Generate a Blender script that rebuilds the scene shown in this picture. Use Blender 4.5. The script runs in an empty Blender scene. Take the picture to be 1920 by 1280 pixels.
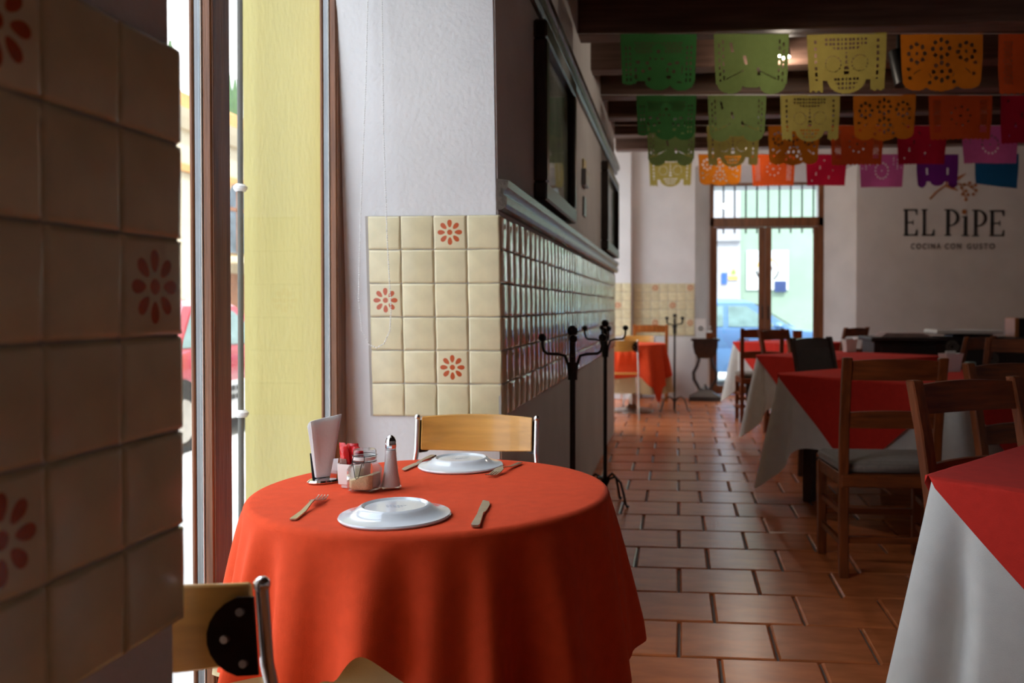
import bpy, bmesh, math, random
from mathutils import Vector, Matrix
random.seed(7)
R = math.radians
scene = bpy.context.scene
COL = scene.collection

# ------------------------------------------------------------------ camera
F, CX, CY, PITCH, H = 1620.0, 1120.0, 600.0, 0.0152, 1.15
YAW = math.atan((1271 - CX) / F)
cd = bpy.data.cameras.new('camera'); cam = bpy.data.objects.new('camera', cd); COL.objects.link(cam)
cd.sensor_width = 36; cd.lens = F / 1920 * 36
cd.shift_x = -(CX - 960) / 1920; cd.shift_y = (CY - 640) / 1920
cam.location = (0, 0, H); cam.rotation_euler = (math.pi / 2 - PITCH, 0, YAW)
cd.clip_start = 0.02; cd.clip_end = 300
cd.dof.use_dof = True; cd.dof.focus_distance = 1.85; cd.dof.aperture_fstop = 4.0
scene.camera = cam
# ------------------------------------------------------------------ light
scene.view_settings.view_transform = 'Standard'; scene.view_settings.look = 'None'
scene.view_settings.gamma = 1; scene.view_settings.use_curve_mapping = False
scene.view_settings.exposure = 1.45
world = bpy.data.worlds.new('sky'); scene.world = world; world.use_nodes = True
def make_world():
    nt = world.node_tree; N = nt.nodes; L = nt.links
    for n in list(N): N.remove(n)
    out = N.new('ShaderNodeOutputWorld'); bg = N.new('ShaderNodeBackground')
    tc = N.new('ShaderNodeTexCoord'); sep = N.new('ShaderNodeSeparateXYZ')
    L.new(tc.outputs['Generated'], sep.inputs[0])
    cl = N.new('ShaderNodeClamp'); L.new(sep.outputs[2], cl.inputs[0])
    ma = N.new('ShaderNodeMath'); ma.operation = 'MULTIPLY_ADD'      # overcast sky: zenith three times the horizon
    L.new(cl.outputs[0], ma.inputs[0]); ma.inputs[1].default_value = 2 / 3; ma.inputs[2].default_value = 1 / 3
    noi = N.new('ShaderNodeTexNoise'); noi.inputs['Scale'].default_value = 3.2; noi.inputs['Detail'].default_value = 6
    L.new(tc.outputs['Generated'], noi.inputs['Vector'])
    rp = N.new('ShaderNodeValToRGB'); L.new(noi.outputs['Fac'], rp.inputs[0])
    rp.color_ramp.elements[0].position = .40; rp.color_ramp.elements[0].color = (.56, .74, 1.0, 1)
    rp.color_ramp.elements[1].position = .60; rp.color_ramp.elements[1].color = (1.0, .99, .98, 1)
    L.new(rp.outputs[0], bg.inputs[0])
    ms = N.new('ShaderNodeMath'); ms.operation = 'MULTIPLY'; L.new(ma.outputs[0], ms.inputs[0]); ms.inputs[1].default_value = 2.6
    L.new(ms.outputs[0], bg.inputs[1]); L.new(bg.outputs[0], out.inputs[0])
make_world()
sd = bpy.data.lights.new('sun_offscreen', 'SUN'); sun = bpy.data.objects.new('sun_offscreen', sd); COL.objects.link(sun)
sd.energy = 2.8; sd.angle = R(1.5); sd.color = (1, .95, .86)
sun.rotation_euler = Vector((.40, -.50, .90)).to_track_quat('Z', 'Y').to_euler()

# ------------------------------------------------------------------ pixel -> place
def basis():
    f = Vector((-math.sin(YAW) * math.cos(PITCH), math.cos(YAW) * math.cos(PITCH), -math.sin(PITCH)))
    r = Vector((math.cos(YAW), math.sin(YAW), 0)); return r, r.cross(f), f
RT, UP, FW = basis()
def on(px, py, ax, c):
    d = FW + RT * ((px - CX) / F) + UP * ((CY - py) / F)
    o = Vector((0, 0, H)); return o + d * ((c - o[ax]) / d[ax])

# ------------------------------------------------------------------ materials
MATS = {}
def mat(name, col, rough=.6, metal=0, var=.12, vscale=6, bump=0, bscale=60, stretch=(1, 1, 1), spec=.5, rnd=0, coat=0,
        trans=0, emit=None, sheen=0, island=False, col2=None, detail=4):
    if name in MATS: return MATS[name]
    m = bpy.data.materials.new(name); m.use_nodes = True; nt = m.node_tree; N = nt.nodes; L = nt.links
    p = N['Principled BSDF']; p.inputs['Roughness'].default_value = rough; p.inputs['Metallic'].default_value = metal
    p.inputs['Specular IOR Level'].default_value = spec; p.inputs['Coat Weight'].default_value = coat
    p.inputs['Coat Roughness'].default_value = .08
    if sheen: p.inputs['Sheen Weight'].default_value = sheen
    tc = N.new('ShaderNodeTexCoord'); mp = N.new('ShaderNodeMapping'); mp.inputs['Scale'].default_value = stretch
    L.new(tc.outputs['Object'], mp.inputs[0])
    no = N.new('ShaderNodeTexNoise'); no.inputs['Scale'].default_value = vscale; no.inputs['Detail'].default_value = detail
    L.new(mp.outputs[0], no.inputs['Vector'])
    rp = N.new('ShaderNodeValToRGB'); L.new(no.outputs['Fac'], rp.inputs[0])
    c2 = col2 or tuple(min(1, c * (1 + var)) for c in col)
    rp.color_ramp.elements[0].position = .3; rp.color_ramp.elements[0].color = (*[c * (1 - var) for c in col], 1)
    rp.color_ramp.elements[1].position = .7; rp.color_ramp.elements[1].color = (*c2, 1)
    src = rp.outputs[0]
    if rnd:
        hs = N.new('ShaderNodeHueSaturation'); L.new(src, hs.inputs['Color'])
        if island: oi = N.new('ShaderNodeNewGeometry'); o = oi.outputs['Random Per Island']
        else: oi = N.new('ShaderNodeObjectInfo'); o = oi.outputs['Random']
        mr = N.new('ShaderNodeMapRange'); L.new(o, mr.inputs[0]); mr.inputs[3].default_value = 1 - rnd; mr.inputs[4].default_value = 1 + rnd
        L.new(mr.outputs[0], hs.inputs['Value']); src = hs.outputs[0]
    L.new(src, p.inputs['Base Color'])
    if bump:
        nb = N.new('ShaderNodeTexNoise'); nb.inputs['Scale'].default_value = bscale; nb.inputs['Detail'].default_value = 3
        L.new(mp.outputs[0], nb.inputs['Vector'])
        b = N.new('ShaderNodeBump'); b.inputs['Strength'].default_value = bump; b.inputs['Distance'].default_value = .004
        L.new(nb.outputs['Fac'], b.inputs['Height']); L.new(b.outputs[0], p.inputs['Normal'])
    if emit:
        p.inputs['Emission Color'].default_value = (*emit[0], 1); p.inputs['Emission Strength'].default_value = emit[1]
    if trans:
        tr = N.new('ShaderNodeBsdfTranslucent'); L.new(src, tr.inputs[0])
        mx = N.new('ShaderNodeMixShader'); mx.inputs[0].default_value = trans
        L.new(p.outputs[0], mx.inputs[1]); L.new(tr.outputs[0], mx.inputs[2]); L.new(mx.outputs[0], N['Material Output'].inputs[0])
    MATS[name] = m; return m
def pane_mat(name, tint=(1, 1, 1), gloss=.06):
    m = bpy.data.materials.new(name); m.use_nodes = True; nt = m.node_tree; N = nt.nodes; L = nt.links
    N.remove(N['Principled BSDF'])
    t = N.new('ShaderNodeBsdfTransparent'); t.inputs[0].default_value = (*tint, 1)
    g = N.new('ShaderNodeBsdfGlossy'); g.inputs['Roughness'].default_value = .02
    x = N.new('ShaderNodeMixShader'); x.inputs[0].default_value = gloss
    L.new(t.outputs[0], x.inputs[1]); L.new(g.outputs[0], x.inputs[2]); L.new(x.outputs[0], N['Material Output'].inputs[0]); return m
def glass_mat(name):
    """thin clear glass: transparent face on, mirror-like at the grazing edges"""
    m = bpy.data.materials.new(name); m.use_nodes = True; nt = m.node_tree; N = nt.nodes; L = nt.links
    N.remove(N['Principled BSDF'])
    t = N.new('ShaderNodeBsdfTransparent'); t.inputs[0].default_value = (.95, .96, .96, 1)
    g = N.new('ShaderNodeBsdfGlossy'); g.inputs['Roughness'].default_value = .03
    lw = N.new('ShaderNodeLayerWeight'); lw.inputs[0].default_value = .5; f = N.new('ShaderNodeMath'); f.operation = 'POWER'; L.new(lw.outputs['Facing'], f.inputs[0]); f.inputs[1].default_value = 2.0
    x = N.new('ShaderNodeMixShader'); L.new(f.outputs[0], x.inputs[0])
    L.new(t.outputs[0], x.inputs[1]); L.new(g.outputs[0], x.inputs[2]); L.new(x.outputs[0], N['Material Output'].inputs[0]); return m
def flower_mat(name, base, red):
    """glazed tile with a painted eight-petal flower, drawn in the tile's own coordinates"""
    m = mat(name, base, .22, var=.06, vscale=14, bump=.1, bscale=25, rnd=.05)
    nt = m.node_tree; N = nt.nodes; L = nt.links
    def M(op, a, b=None, c=None):
        n = N.new('ShaderNodeMath'); n.operation = op
        for i, v in enumerate((a, b, c)):
            if v is None: continue
            if isinstance(v, (int, float)): n.inputs[i].default_value = v
            else: L.new(v, n.inputs[i])
        return n.outputs[0]
    tc = N.new('ShaderNodeTexCoord'); s = N.new('ShaderNodeSeparateXYZ'); L.new(tc.outputs['Object'], s.inputs[0])
    x, y = s.outputs[0], s.outputs[1]
    r = M('SQRT', M('ADD', M('MULTIPLY', x, x), M('MULTIPLY', y, y)))
    a = M('ARCTAN2', y, x); w = math.pi / 4
    da = M('SUBTRACT', M('FLOORED_MODULO', M('ADD', a, w / 2), w), w / 2)
    e1 = M('DIVIDE', M('SUBTRACT', M('MULTIPLY', r, M('COSINE', da)), .0285), .0125)
    e2 = M('DIVIDE', M('MULTIPLY', r, M('SINE', da)), M('MULTIPLY_ADD', r, .14, .0034))
    pet = M('LESS_THAN', M('ADD', M('MULTIPLY', e1, e1), M('MULTIPLY', e2, e2)), 1)
    k = M('MAXIMUM', pet, M('LESS_THAN', r, .0088))
    p = N['Principled BSDF']; old = p.inputs['Base Color'].links[0].from_socket
    mx = N.new('ShaderNodeMix'); mx.data_type = 'RGBA'; L.new(k, mx.inputs[0]); L.new(old, mx.inputs[6]); mx.inputs[7].default_value = (*red, 1)
    L.new(mx.outputs[2], p.inputs['Base Color']); return m

PLASTER = mat('white_plaster', (.72, .70, .69), .85, var=.06, vscale=3, bump=.5, bscale=70, spec=.2)
YELLOW = mat('yellow_plaster', (.58, .49, .19), .85, var=.08, vscale=2.5, bump=.35, bscale=80, spec=.15, stretch=(1, 1, .25))
CREAMT = mat('cream_glazed_tile', (.72, .63, .40), .22, var=.08, vscale=14, bump=.12, bscale=25, rnd=.06)
FLOWT = flower_mat('flower_glazed_tile', (.72, .62, .40), (.50, .085, .025))
GLOSST = mat('glossy_wall_tile', (.72, .63, .40), .07, var=.1, vscale=10, bump=.3, bscale=22, rnd=.06, spec=1.0, coat=.6)
GROUT = mat('tile_grout', (.42, .38, .34), .9, var=.1, bump=.4)
TERRA = mat('terracotta_tile', (.50, .14, .042), .27, var=.22, vscale=5, bump=.14, bscale=14, stretch=(1, 3, 1), rnd=.10, spec=.5)
TERRAS = mat('terracotta_tile_rest', (.50, .14, .042), .27, var=.22, vscale=5, bump=.14, bscale=14, stretch=(1, 3, 1), rnd=.10, island=True)
FGROUT = mat('floor_grout', (.19, .175, .16), .8, var=.15, bump=.5)
BEAM = mat('dark_beam_wood', (.14, .078, .057), .55, var=.4, vscale=5, stretch=(.4, 6, 6), bump=.4, bscale=20)
BOARD = mat('dark_ceiling_board', (.030, .016, .011), .7, var=.4, vscale=4, stretch=(5, .6, 1), bump=.3, bscale=20)
WFRAME = mat('window_frame_wood', (.20, .075, .028), .42, var=.35, vscale=9, stretch=(6, 6, .35), bump=.25, bscale=40)
ALU = mat('grey_aluminium', (.20, .20, .20), .35, .8, var=.1)
RUBBER = mat('black_rubber', (.012, .012, .012), .6, var=.1)
PALE = mat('pale_glazing_strip', (.74, .73, .70), .5, var=.05)
DADO = mat('dado_rail_wood', (.075, .055, .042), .25, var=.45, vscale=8, stretch=(5, .6, 5), bump=.35, bscale=30, spec=.35)
PICF = mat('picture_frame_wood', (.020, .011, .008), .35, var=.4, vscale=9, bump=.3)
ART = mat('picture_print', (.22, .26, .17), .5, var=.5, vscale=5)
IRON = mat('black_iron', (.018, .014, .013), .35, .6, var=.3, vscale=30, bump=.2)
CHROME = mat('chrome', (.75, .75, .76), .12, 1, var=.03)
STEEL = mat('brushed_steel', (.55, .52, .48), .28, 1, var=.1, vscale=40)
PLY = mat('honey_plywood', (.66, .33, .075), .28, var=.14, vscale=5, stretch=(.6, 6, 9), bump=.1, bscale=30, coat=.4)
PLYEDGE = mat('plywood_edge', (.70, .55, .38), .5, var=.1)
REDC = mat('red_tablecloth', (.72, .075, .024), .85, var=.05, vscale=40, bump=.18, bscale=420, sheen=.03, spec=.06)
REDO = mat('red_overlay_cloth', (.66, .040, .027), .85, var=.05, vscale=40, bump=.18, bscale=420, sheen=.03, spec=.06)
WHITEC = mat('white_tablecloth', (.70, .69, .64), .85, var=.04, vscale=20, bump=.15, bscale=380, sheen=.1, spec=.15)
CREAMC = mat('cream_tablecloth', (.62, .52, .31), .85, var=.05, vscale=20, bump=.15, bscale=380, spec=.15)
CERAM = mat('white_china', (.74, .77, .80), .12, var=.02, coat=.5)
CERAM2 = mat('white_ceramic', (.82, .80, .77), .2, var=.02)
PRINTG = mat('faded_blue_print', (.40, .45, .52), .3, var=.1)
PAPER = mat('paper_napkin', (.84, .84, .84), .9, var=.03, bump=.2, bscale=120, trans=.25)
KRAFT = mat('kraft_card', (.56, .33, .12), .7, var=.06)
SACHET = mat('red_sachet', (.62, .010, .014), .22, var=.15, vscale=60, bump=.6, bscale=90)
SACHETP = mat('sachet_photo_print', (.20, .07, .05), .3, var=.5, vscale=90)
SUGAR = mat('raw_sugar', (.86, .66, .40), .8, var=.12, vscale=300, bump=.5, bscale=500)
SALT = mat('white_salt', (.92, .90, .90), .85, var=.03, bump=.3, bscale=500)
GLASS = glass_mat('clear_glass'); PANE = pane_mat('window_pane', (.97, .98, .98), .05); PANEG = pane_mat('door_pane', (.94, .98, .97), .04)
CHAIRW = mat('chair_wood', (.165, .038, .008), .42, var=.4, vscale=7, stretch=(7, 7, .7), bump=.2, bscale=40, spec=.3)
SLATW = mat('chair_slat_wood', (.165, .038, .008), .42, var=.45, vscale=7, stretch=(.7, 7, 7), bump=.2, bscale=40, spec=.3)
CHAIRD = mat('dark_chair_wood', (.028, .013, .010), .3, var=.35, vscale=7, stretch=(3, 7, 3), bump=.2, bscale=40, coat=.3)
CHAIRO = mat('orange_chair_wood', (.42, .14, .03), .35, var=.3, vscale=7, stretch=(7, 7, .7))
CUSH = mat('grey_cushion', (.21, .165, .13), .95, var=.12, vscale=60, bump=.4, bscale=260, sheen=.2)
DARKF = mat('black_furniture', (.012, .006, .006), .5, var=.4, vscale=8)
LOGOD = mat('logo_dark_paint', (.018, .018, .020), .6, var=.1); LOGOO = mat('logo_orange_paint', (.42, .15, .03), .6, var=.1)
LOGOG = mat('logo_grey_paint', (.10, .085, .075), .6, var=.1)
BULB = mat('lit_bulb', (1, 1, 1), .5, emit=((1, .86, .70), 30))
BLACKM = mat('black_lamp_metal', (.012, .012, .012), .4, .3)
GROUND = mat('street_paving', (.45, .445, .44), .9, var=.15, vscale=1.2, bump=.5, bscale=12)
FACADE = mat('cream_facade', (.52, .44, .30), .9, var=.08, vscale=.8, bump=.3, bscale=10)
FTRIM = mat('facade_orange_trim', (.52, .26, .09), .9, var=.1)
FWIN = mat('facade_window_glass', (.10, .13, .15), .15, var=.3)
FWOOD = mat('facade_window_wood', (.26, .11, .05), .6, var=.2)
GREENW = mat('green_street_wall', (.25, .33, .26), .9, var=.12, vscale=1.0, bump=.4, bscale=8)
LILAC = mat('lilac_street_wall', (.37, .36, .385), .9, var=.08, vscale=1.0, bump=.3, bscale=8)
LEAF = mat('cactus_green', (.06, .12, .04), .7, var=.3, vscale=8)
CARRED = mat('car_red_paint', (.36, .035, .05), .25, var=.05, coat=.8); CARWHITE = mat('car_white_paint', (.55, .555, .57), .25, var=.05, coat=.8)
CARBLUE = mat('car_blue_paint', (.085, .18, .36), .35, var=.05, coat=.2); CARGLASS = mat('car_glass', (.16, .24, .24), .08, var=.2)
TYRE = mat('tyre_rubber', (.02, .02, .02), .8); HUB = mat('wheel_rim', (.45, .42, .38), .4, .5)
POSTERW = mat('poster_white', (.62, .62, .62), .7, var=.02); NAVY = mat('poster_navy', (.02, .04, .14), .6); BLUEP = mat('poster_blue', (.03, .10, .38), .6)
ORANGEP = mat('poster_orange', (.75, .42, .10), .6); GREENP = mat('poster_green', (.22, .40, .08), .6); CREAMP = mat('poster_cream', (.80, .66, .36), .6)

# ------------------------------------------------------------------ mesh builder
class G:
    def __init__(s): s.v = []; s.f = []
    def add(s, vs, fs):
        b = len(s.v); s.v += [tuple(v) for v in vs]; s.f += [tuple(i + b for i in f) for f in fs]; return s
    def box(s, x0, x1, y0, y1, z0, z1):
        return s.add([(x0, y0, z0), (x1, y0, z0), (x1, y1, z0), (x0, y1, z0), (x0, y0, z1), (x1, y0, z1), (x1, y1, z1), (x0, y1, z1)],
                     [(3, 2, 1, 0), (4, 5, 6, 7), (0, 1, 5, 4), (1, 2, 6, 5), (2, 3, 7, 6), (3, 0, 4, 7)])
    def loft(s, rings, caps=True):
        n = len(rings[0]); vs = [p for r in rings for p in r]; fs = []
        for i in range(len(rings) - 1):
            for j in range(n):
                k = (j + 1) % n; fs.append((i * n + j, i * n + k, (i + 1) * n + k, (i + 1) * n + j))
        if caps: fs.append(tuple(range(n - 1, -1, -1))); fs.append(tuple((len(rings) - 1) * n + j for j in range(n)))
        return s.add(vs, fs)
    def tube(s, path, r, n=10):
        P = [Vector(p) for p in path]; rings = []; up = None
        for i, p in enumerate(P):
            t = (P[min(i + 1, len(P) - 1)] - P[max(i - 1, 0)]).normalized()
            if up is None: up = t.orthogonal().normalized()
            up = (up - t * up.dot(t)).normalized(); sd = t.cross(up)
            rr = r[i] if isinstance(r, (list, tuple)) else r
            rings.append([p + (up * math.cos(a) + sd * math.sin(a)) * rr for a in [2 * math.pi * k / n for k in range(n)]])
        return s.loft(rings)
    def sweep(s, path, w, d):
        """rectangular bar along a mostly upright path"""
        return s.loft([[(x - w / 2, y - d / 2, z), (x + w / 2, y - d / 2, z), (x + w / 2, y + d / 2, z), (x - w / 2, y + d / 2, z)] for x, y, z in path])
    def lathe(s, prof, n=32, c=(0, 0, 0)):
        return s.loft([[(c[0] + r * math.cos(2 * math.pi * k / n), c[1] + r * math.sin(2 * math.pi * k / n), c[2] + z) for k in range(n)] for r, z in prof])
    def ball(s, c, r, n=14, m=8, sz=1):
        return s.lathe([(max(r * math.sin(math.pi * i / m), 1e-4), -r * sz * math.cos(math.pi * i / m)) for i in range(m + 1)], n, c)
    def prism(s, poly, axis, a, b):
        def P(u, v, w): return {'x': (w, u, v), 'y': (u, w, v), 'z': (u, v, w)}[axis]
        return s.loft([[P(u, v, a) for u, v in poly], [P(u, v, b) for u, v in poly]])
    def grid(s, fn, nu, nv, wrap=False):
        vs = [fn(i / nu, j / nv) for j in range(nv + 1) for i in range(nu + (0 if wrap else 1))]; w = nu if wrap else nu + 1
        return s.add(vs, [(j * w + i, j * w + (i + 1) % w, (j + 1) * w + (i + 1) % w, (j + 1) * w + i) for j in range(nv) for i in range(nu)])
    def xf(s, M): s.v = [tuple(M @ Vector(v)) for v in s.v]; return s
    def mesh(s, name, m, smooth=.6, bevel=0, seg=1):
        me = bpy.data.meshes.new(name); me.from_pydata(s.v, [], s.f); me.materials.append(m)
        bm = bmesh.new(); bm.from_mesh(me)
        if bevel: bmesh.ops.bevel(bm, geom=bm.edges[:], offset=bevel, segments=seg, affect='EDGES', clamp_overlap=True)
        bmesh.ops.recalc_face_normals(bm, faces=bm.faces[:]); bm.to_mesh(me); bm.free()
        if smooth:
            for p in me.polygons: p.use_smooth = True
            me.set_sharp_from_angle(angle=smooth)
        return me
    def obj(s, name, m, parent=None, loc=None, **kw):
        o = bpy.data.objects.new(name, s.mesh(name, m, **kw)); COL.objects.link(o)
        if parent: o.parent = parent
        if loc is not None: o.location = loc
        return o
def tag(o, label, cat, group=None):
    o['label'] = label; o['category'] = cat
    if group: o['group'] = group
    return o
def struct(o): o['kind'] = 'structure'; return o
def thing(name, label, cat, loc=(0, 0, 0), rz=0, group=None):
    o = bpy.data.objects.new(name, None); o.empty_display_size = .05; COL.objects.link(o); o.location = loc; o.rotation_euler = (0, 0, rz)
    return tag(o, label, cat, group)
def link(name, me, parent=None, M=None):
    o = bpy.data.objects.new(name, me); COL.objects.link(o)
    if parent: o.parent = parent
    if M is not None: o.matrix_local = M
    return o
def copy_tree(o, parent=None):
    c = o.copy(); COL.objects.link(c); c.parent = parent
    for ch in list(o.children): copy_tree(ch, c)
    return c
def copy(o, loc, rz, label, group=None):
    c = copy_tree(o); c.location = loc; c.rotation_euler = (0, 0, rz); c['label'] = label
    if group: c['group'] = group
    return c
def lerp_knots(k, x):
    for (a, u), (b, v) in zip(k, k[1:]):
        if a <= x <= b:
            t = (x - a) / (b - a); t = t * t * (3 - 2 * t); return u + (v - u) * t
    return k[-1][1]

# ================================================================== SETTING
XW, XIN, XOUT = -.583, -1.12, -1.46        # room face of the left wall, inner/outer skin split, street face
TP, TTOP = .1107, 1.449                    # wall tile pitch, height of the tiled band's top
YA, YB, YC, YFAR, YDOOR = .960, 7.95, 10.8, 11.0, 11.4
ZC, ZR = 3.04, 3.55                        # board ceiling, raised plaster ceiling at the far end
def yrev(z): return 2.762 - .065 * (z - 1.448)     # the column's reveal leans a little

floor = struct(G().box(-1.46, 5.5, -4, 11.75, -.12, -.012).obj('floor', FGROUT, smooth=0))
def tile_floor():
    p = .323; me = []
    for k in range(5):
        rr = random.Random(k); g = G(); h = p / 2 - .0055
        rg = lambda e, z: [(sx * (h - e) + rr.uniform(-.0022, .0022), sy * (h - e) + rr.uniform(-.0022, .0022), z + rr.uniform(-.0006, .0006))
                           for sx, sy in ((-1, -1), (1, -1), (1, 1), (-1, 1))]
        g.loft([rg(-.001, -.014), rg(0, -.004), rg(.005, 0)])
        me.append(g.mesh('floor_tile', TERRA, smooth=0))
    cells = []
    r0 = 2.842 - 22 * p
    for j in range(0, 50):
        y = r0 + (j + .5) * p
        off = .006 if j % 2 == 0 else .137
        for i in range(-6, 18):
            x = off + (i + .5) * .3235
            if x - .17 < -1.46 or x > 5.5 or y < -4 or y > 11.7: continue
            d = Vector((x, y, 0)) - Vector((0, 0, H)); z = d.dot(FW)
            vis = False
            if z > 1:
                px, py = CX + F * d.dot(RT) / z, CY - F * d.dot(UP) / z
                vis = 1080 < px < 1980 and py < 1330 and not (x > 1.7 and y > 3.5) and x > XW
            cells.append((vis, z, x, y))
    vis = sorted([c for c in cells if c[0]], key=lambda c: c[1])[:295]
    vs = set((c[2], c[3]) for c in vis); g = G()
    for n, (_, _, x, y) in enumerate(vis):
        o = link('floor_tile', me[random.randrange(5)], floor, Matrix.Translation((x, y, 0)) @ Matrix.Rotation(random.uniform(-.006, .006), 4, 'Z'))
    for _, _, x, y in cells:
        if (x, y) in vs: continue
        h = p / 2 - .0055
        g.loft([[(x + sx * (h - e), y + sy * (h - e), z) for sx, sy in ((-1, -1), (1, -1), (1, 1), (-1, 1))] for e, z in ((0, -.014), (0, -.004), (.005, 0))])
    o = g.obj('floor_tile', TERRAS, floor, smooth=0); o['kind'] = 'stuff'
tile_floor()

# --- left wall: piers, window niches, street skin
def pier(y0, y1, near=None):
    g = G()
    if near:
        zs = (-.15, 3.6)
        ring = [[(XIN, near(z), z), (XW, near(z), z), (XW, y1, z), (XIN, y1, z)] for z in zs]
        g.loft(ring)
    else: g.box(XIN, XW, y0, y1, -.15, 3.6)
    return struct(g.obj('wall_left', PLASTER, smooth=0, bevel=.006, seg=2))
pier(-4.2, -2.7)
wl_near = pier(-.85, YA - .008)
wl = pier(0, YB, lambda z: yrev(z) + .008)
wl_far = pier(YC + .008, 12.1)
g = G()
for y0, y1, zt in ((-2.7, -.85, 2.75), (YA, 2.80, 2.75), (YB, YC, 3.35)):
    g.box(XIN, XW, y0, y1, zt, 3.6)
struct(g.obj('wall_left_lintel', PLASTER, smooth=0))
for y0, y1 in ((-4.2, -2.75), (-.8, YA - .10), (2.80, YB + .05), (YC - .05, 12.1)):
    struct(G().box(XOUT, XIN, y0, y1, -.25, 4.0).obj('wall_left_street_face', YELLOW, smooth=0))
g = G()
for y0, y1 in ((-2.75, -.8), (YA - .10, 2.80), (YB + .05, YC - .05)): g.box(XOUT, XIN, y0, y1, 3.3, 4.0)
struct(g.obj('wall_left_street_lintel', YELLOW, smooth=0))

def tile_mesh(name, m, seed, size=TP, wob=.0012, n=6, dome=.0015, grout=.0018, drop=.005, tilt=.012, cyl=False):
    rr = random.Random(seed); g = G(); h = size / 2 - grout / 2; tx, ty = rr.uniform(-tilt, tilt), rr.uniform(-tilt, tilt)
    js = [[(rr.uniform(-.0012, .0012), rr.uniform(-.0012, .0012), rr.uniform(-wob, wob)) for _ in range(n + 1)] for _ in range(n + 1)]
    def fn(u, v):
        i, j = round(u * n), round(v * n); e = i in (0, n) or j in (0, n)
        mp = lambda k: (-1, -.965, -.86, 0, .86, .965, 1)[k]
        a, b = mp(i), mp(j); q = js[j][i]
        z = -drop if e else -.0006 * (max(abs(a), abs(b)) > .9) + dome * (1 - (a * a if cyl else max(a * a, b * b) ** 3)) + q[2] + tx * a * h + ty * b * h
        return (a * h + q[0], b * h + q[1], z)
    g.grid(fn, n, n); return g.mesh(name, m, smooth=1.2)
CT = [tile_mesh('wall_tile', CREAMT, k, wob=.0003, dome=.0008, tilt=.006) for k in range(6)]
FT = [tile_mesh('wall_tile', FLOWT, 20 + k, wob=.0003, dome=.0008, tilt=.006) for k in range(3)]
GT = [tile_mesh('wall_tile', GLOSST, 40 + k, wob=.0007, dome=.0035, grout=.005, tilt=.014, cyl=True) for k in range(8)]
TO_Y = Matrix(((1, 0, 0, 0), (0, 0, -1, 0), (0, 1, 0, 0), (0, 0, 0, 1)))          # tile face looks to -Y
TO_X = Matrix(((0, 0, 1, 0), (1, 0, 0, 0), (0, 1, 0, 0), (0, 0, 0, 1)))           # tile face looks to +X
def jit(): return Matrix.Rotation(random.uniform(-.006, .006), 4, 'Z')
def put_tile(parent, pos, face, flower=False, pool=None):
    me = random.choice(FT) if flower else random.choice(pool or CT)
    link('wall_tile', me, parent, Matrix.Translation(pos) @ face @ jit())
for r in range(6):
    z = TTOP - (r + .5) * TP
    for c in range(7):                      # near pier, room face; column 0 is the one at the niche corner
        fl = (c % 4 == 0 and r == 2) or (c % 4 == 2 and r in (0, 4))
        put_tile(wl_near, (XW + .008, YA - (c + .5) * TP, z), TO_X, fl)
    tilt = Matrix.Rotation(math.atan(.065), 4, 'X')
    for c in range(4):                      # column reveal
        fl = (c == 1 and r in (0, 4)) or (c == 3 and r == 2)
        put_tile(wl, (-.575 - (c + .5) * TP, yrev(z), z), tilt @ TO_Y, fl)
    n = int((YB - yrev(z)) / TP)
    for c in range(n):                      # long room face of the same wall
        put_tile(wl, (XW + .009, yrev(z) + .004 + (c + .5) * (YB - yrev(z)) / n, z), TO_X, False, GT)
    for c in range(5):                      # far pier
        fl = (c == 3 and r in (0, 4)) or (c == 1 and r == 2)
        put_tile(wl_far, (XW - (c + .5) * TP, YC, z), TO_Y, fl)
# grout beds behind the tiles
zb = TTOP - 6 * TP
G().box(XW, XW + .0035, .15, YA - .004, zb, TTOP).obj('grout_bed', GROUT, wl_near, smooth=0)
G().loft([[(XW - 4 * TP, yrev(z) + .0045, z), (XW, yrev(z) + .0045, z), (XW, yrev(z) + .03, z), (XW - 4 * TP, yrev(z) + .03, z)] for z in (zb, TTOP)]).obj('grout_bed', GROUT, wl, smooth=0)
G().box(XW - .004, XW + .004, 2.80, YB, zb, TTOP).obj('grout_bed', GROUT, wl, smooth=0)
G().box(XW - 5 * TP, XW, YC + .003, YC + .02, zb, TTOP).obj('grout_bed', GROUT, wl_far, smooth=0)

# dado rail and picture rail
def moulding(name, prof, y0, y1):
    return struct(G().prism(prof, 'y', y0, y1).obj(name, DADO, smooth=.5))
def shift(p, x, z): return [(x + a, z + b) for a, b in p]
moulding('trim_1', shift([(0, 0), (.012, 0), (.026, .006), (.033, .018), (.033, .042), (.022, .050), (.026, .062), (.036, .072), (.038, .096), (0, .10)], XW, 1.464), yrev(1.5) - .004, YB + .05)
moulding('trim_2', shift([(0, 0), (.018, 0), (.03, .012), (.03, .03), (.04, .045), (.05, .05), (.05, .085), (0, .095)], XW, 2.36), yrev(2.4) + .01, YB)

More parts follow.
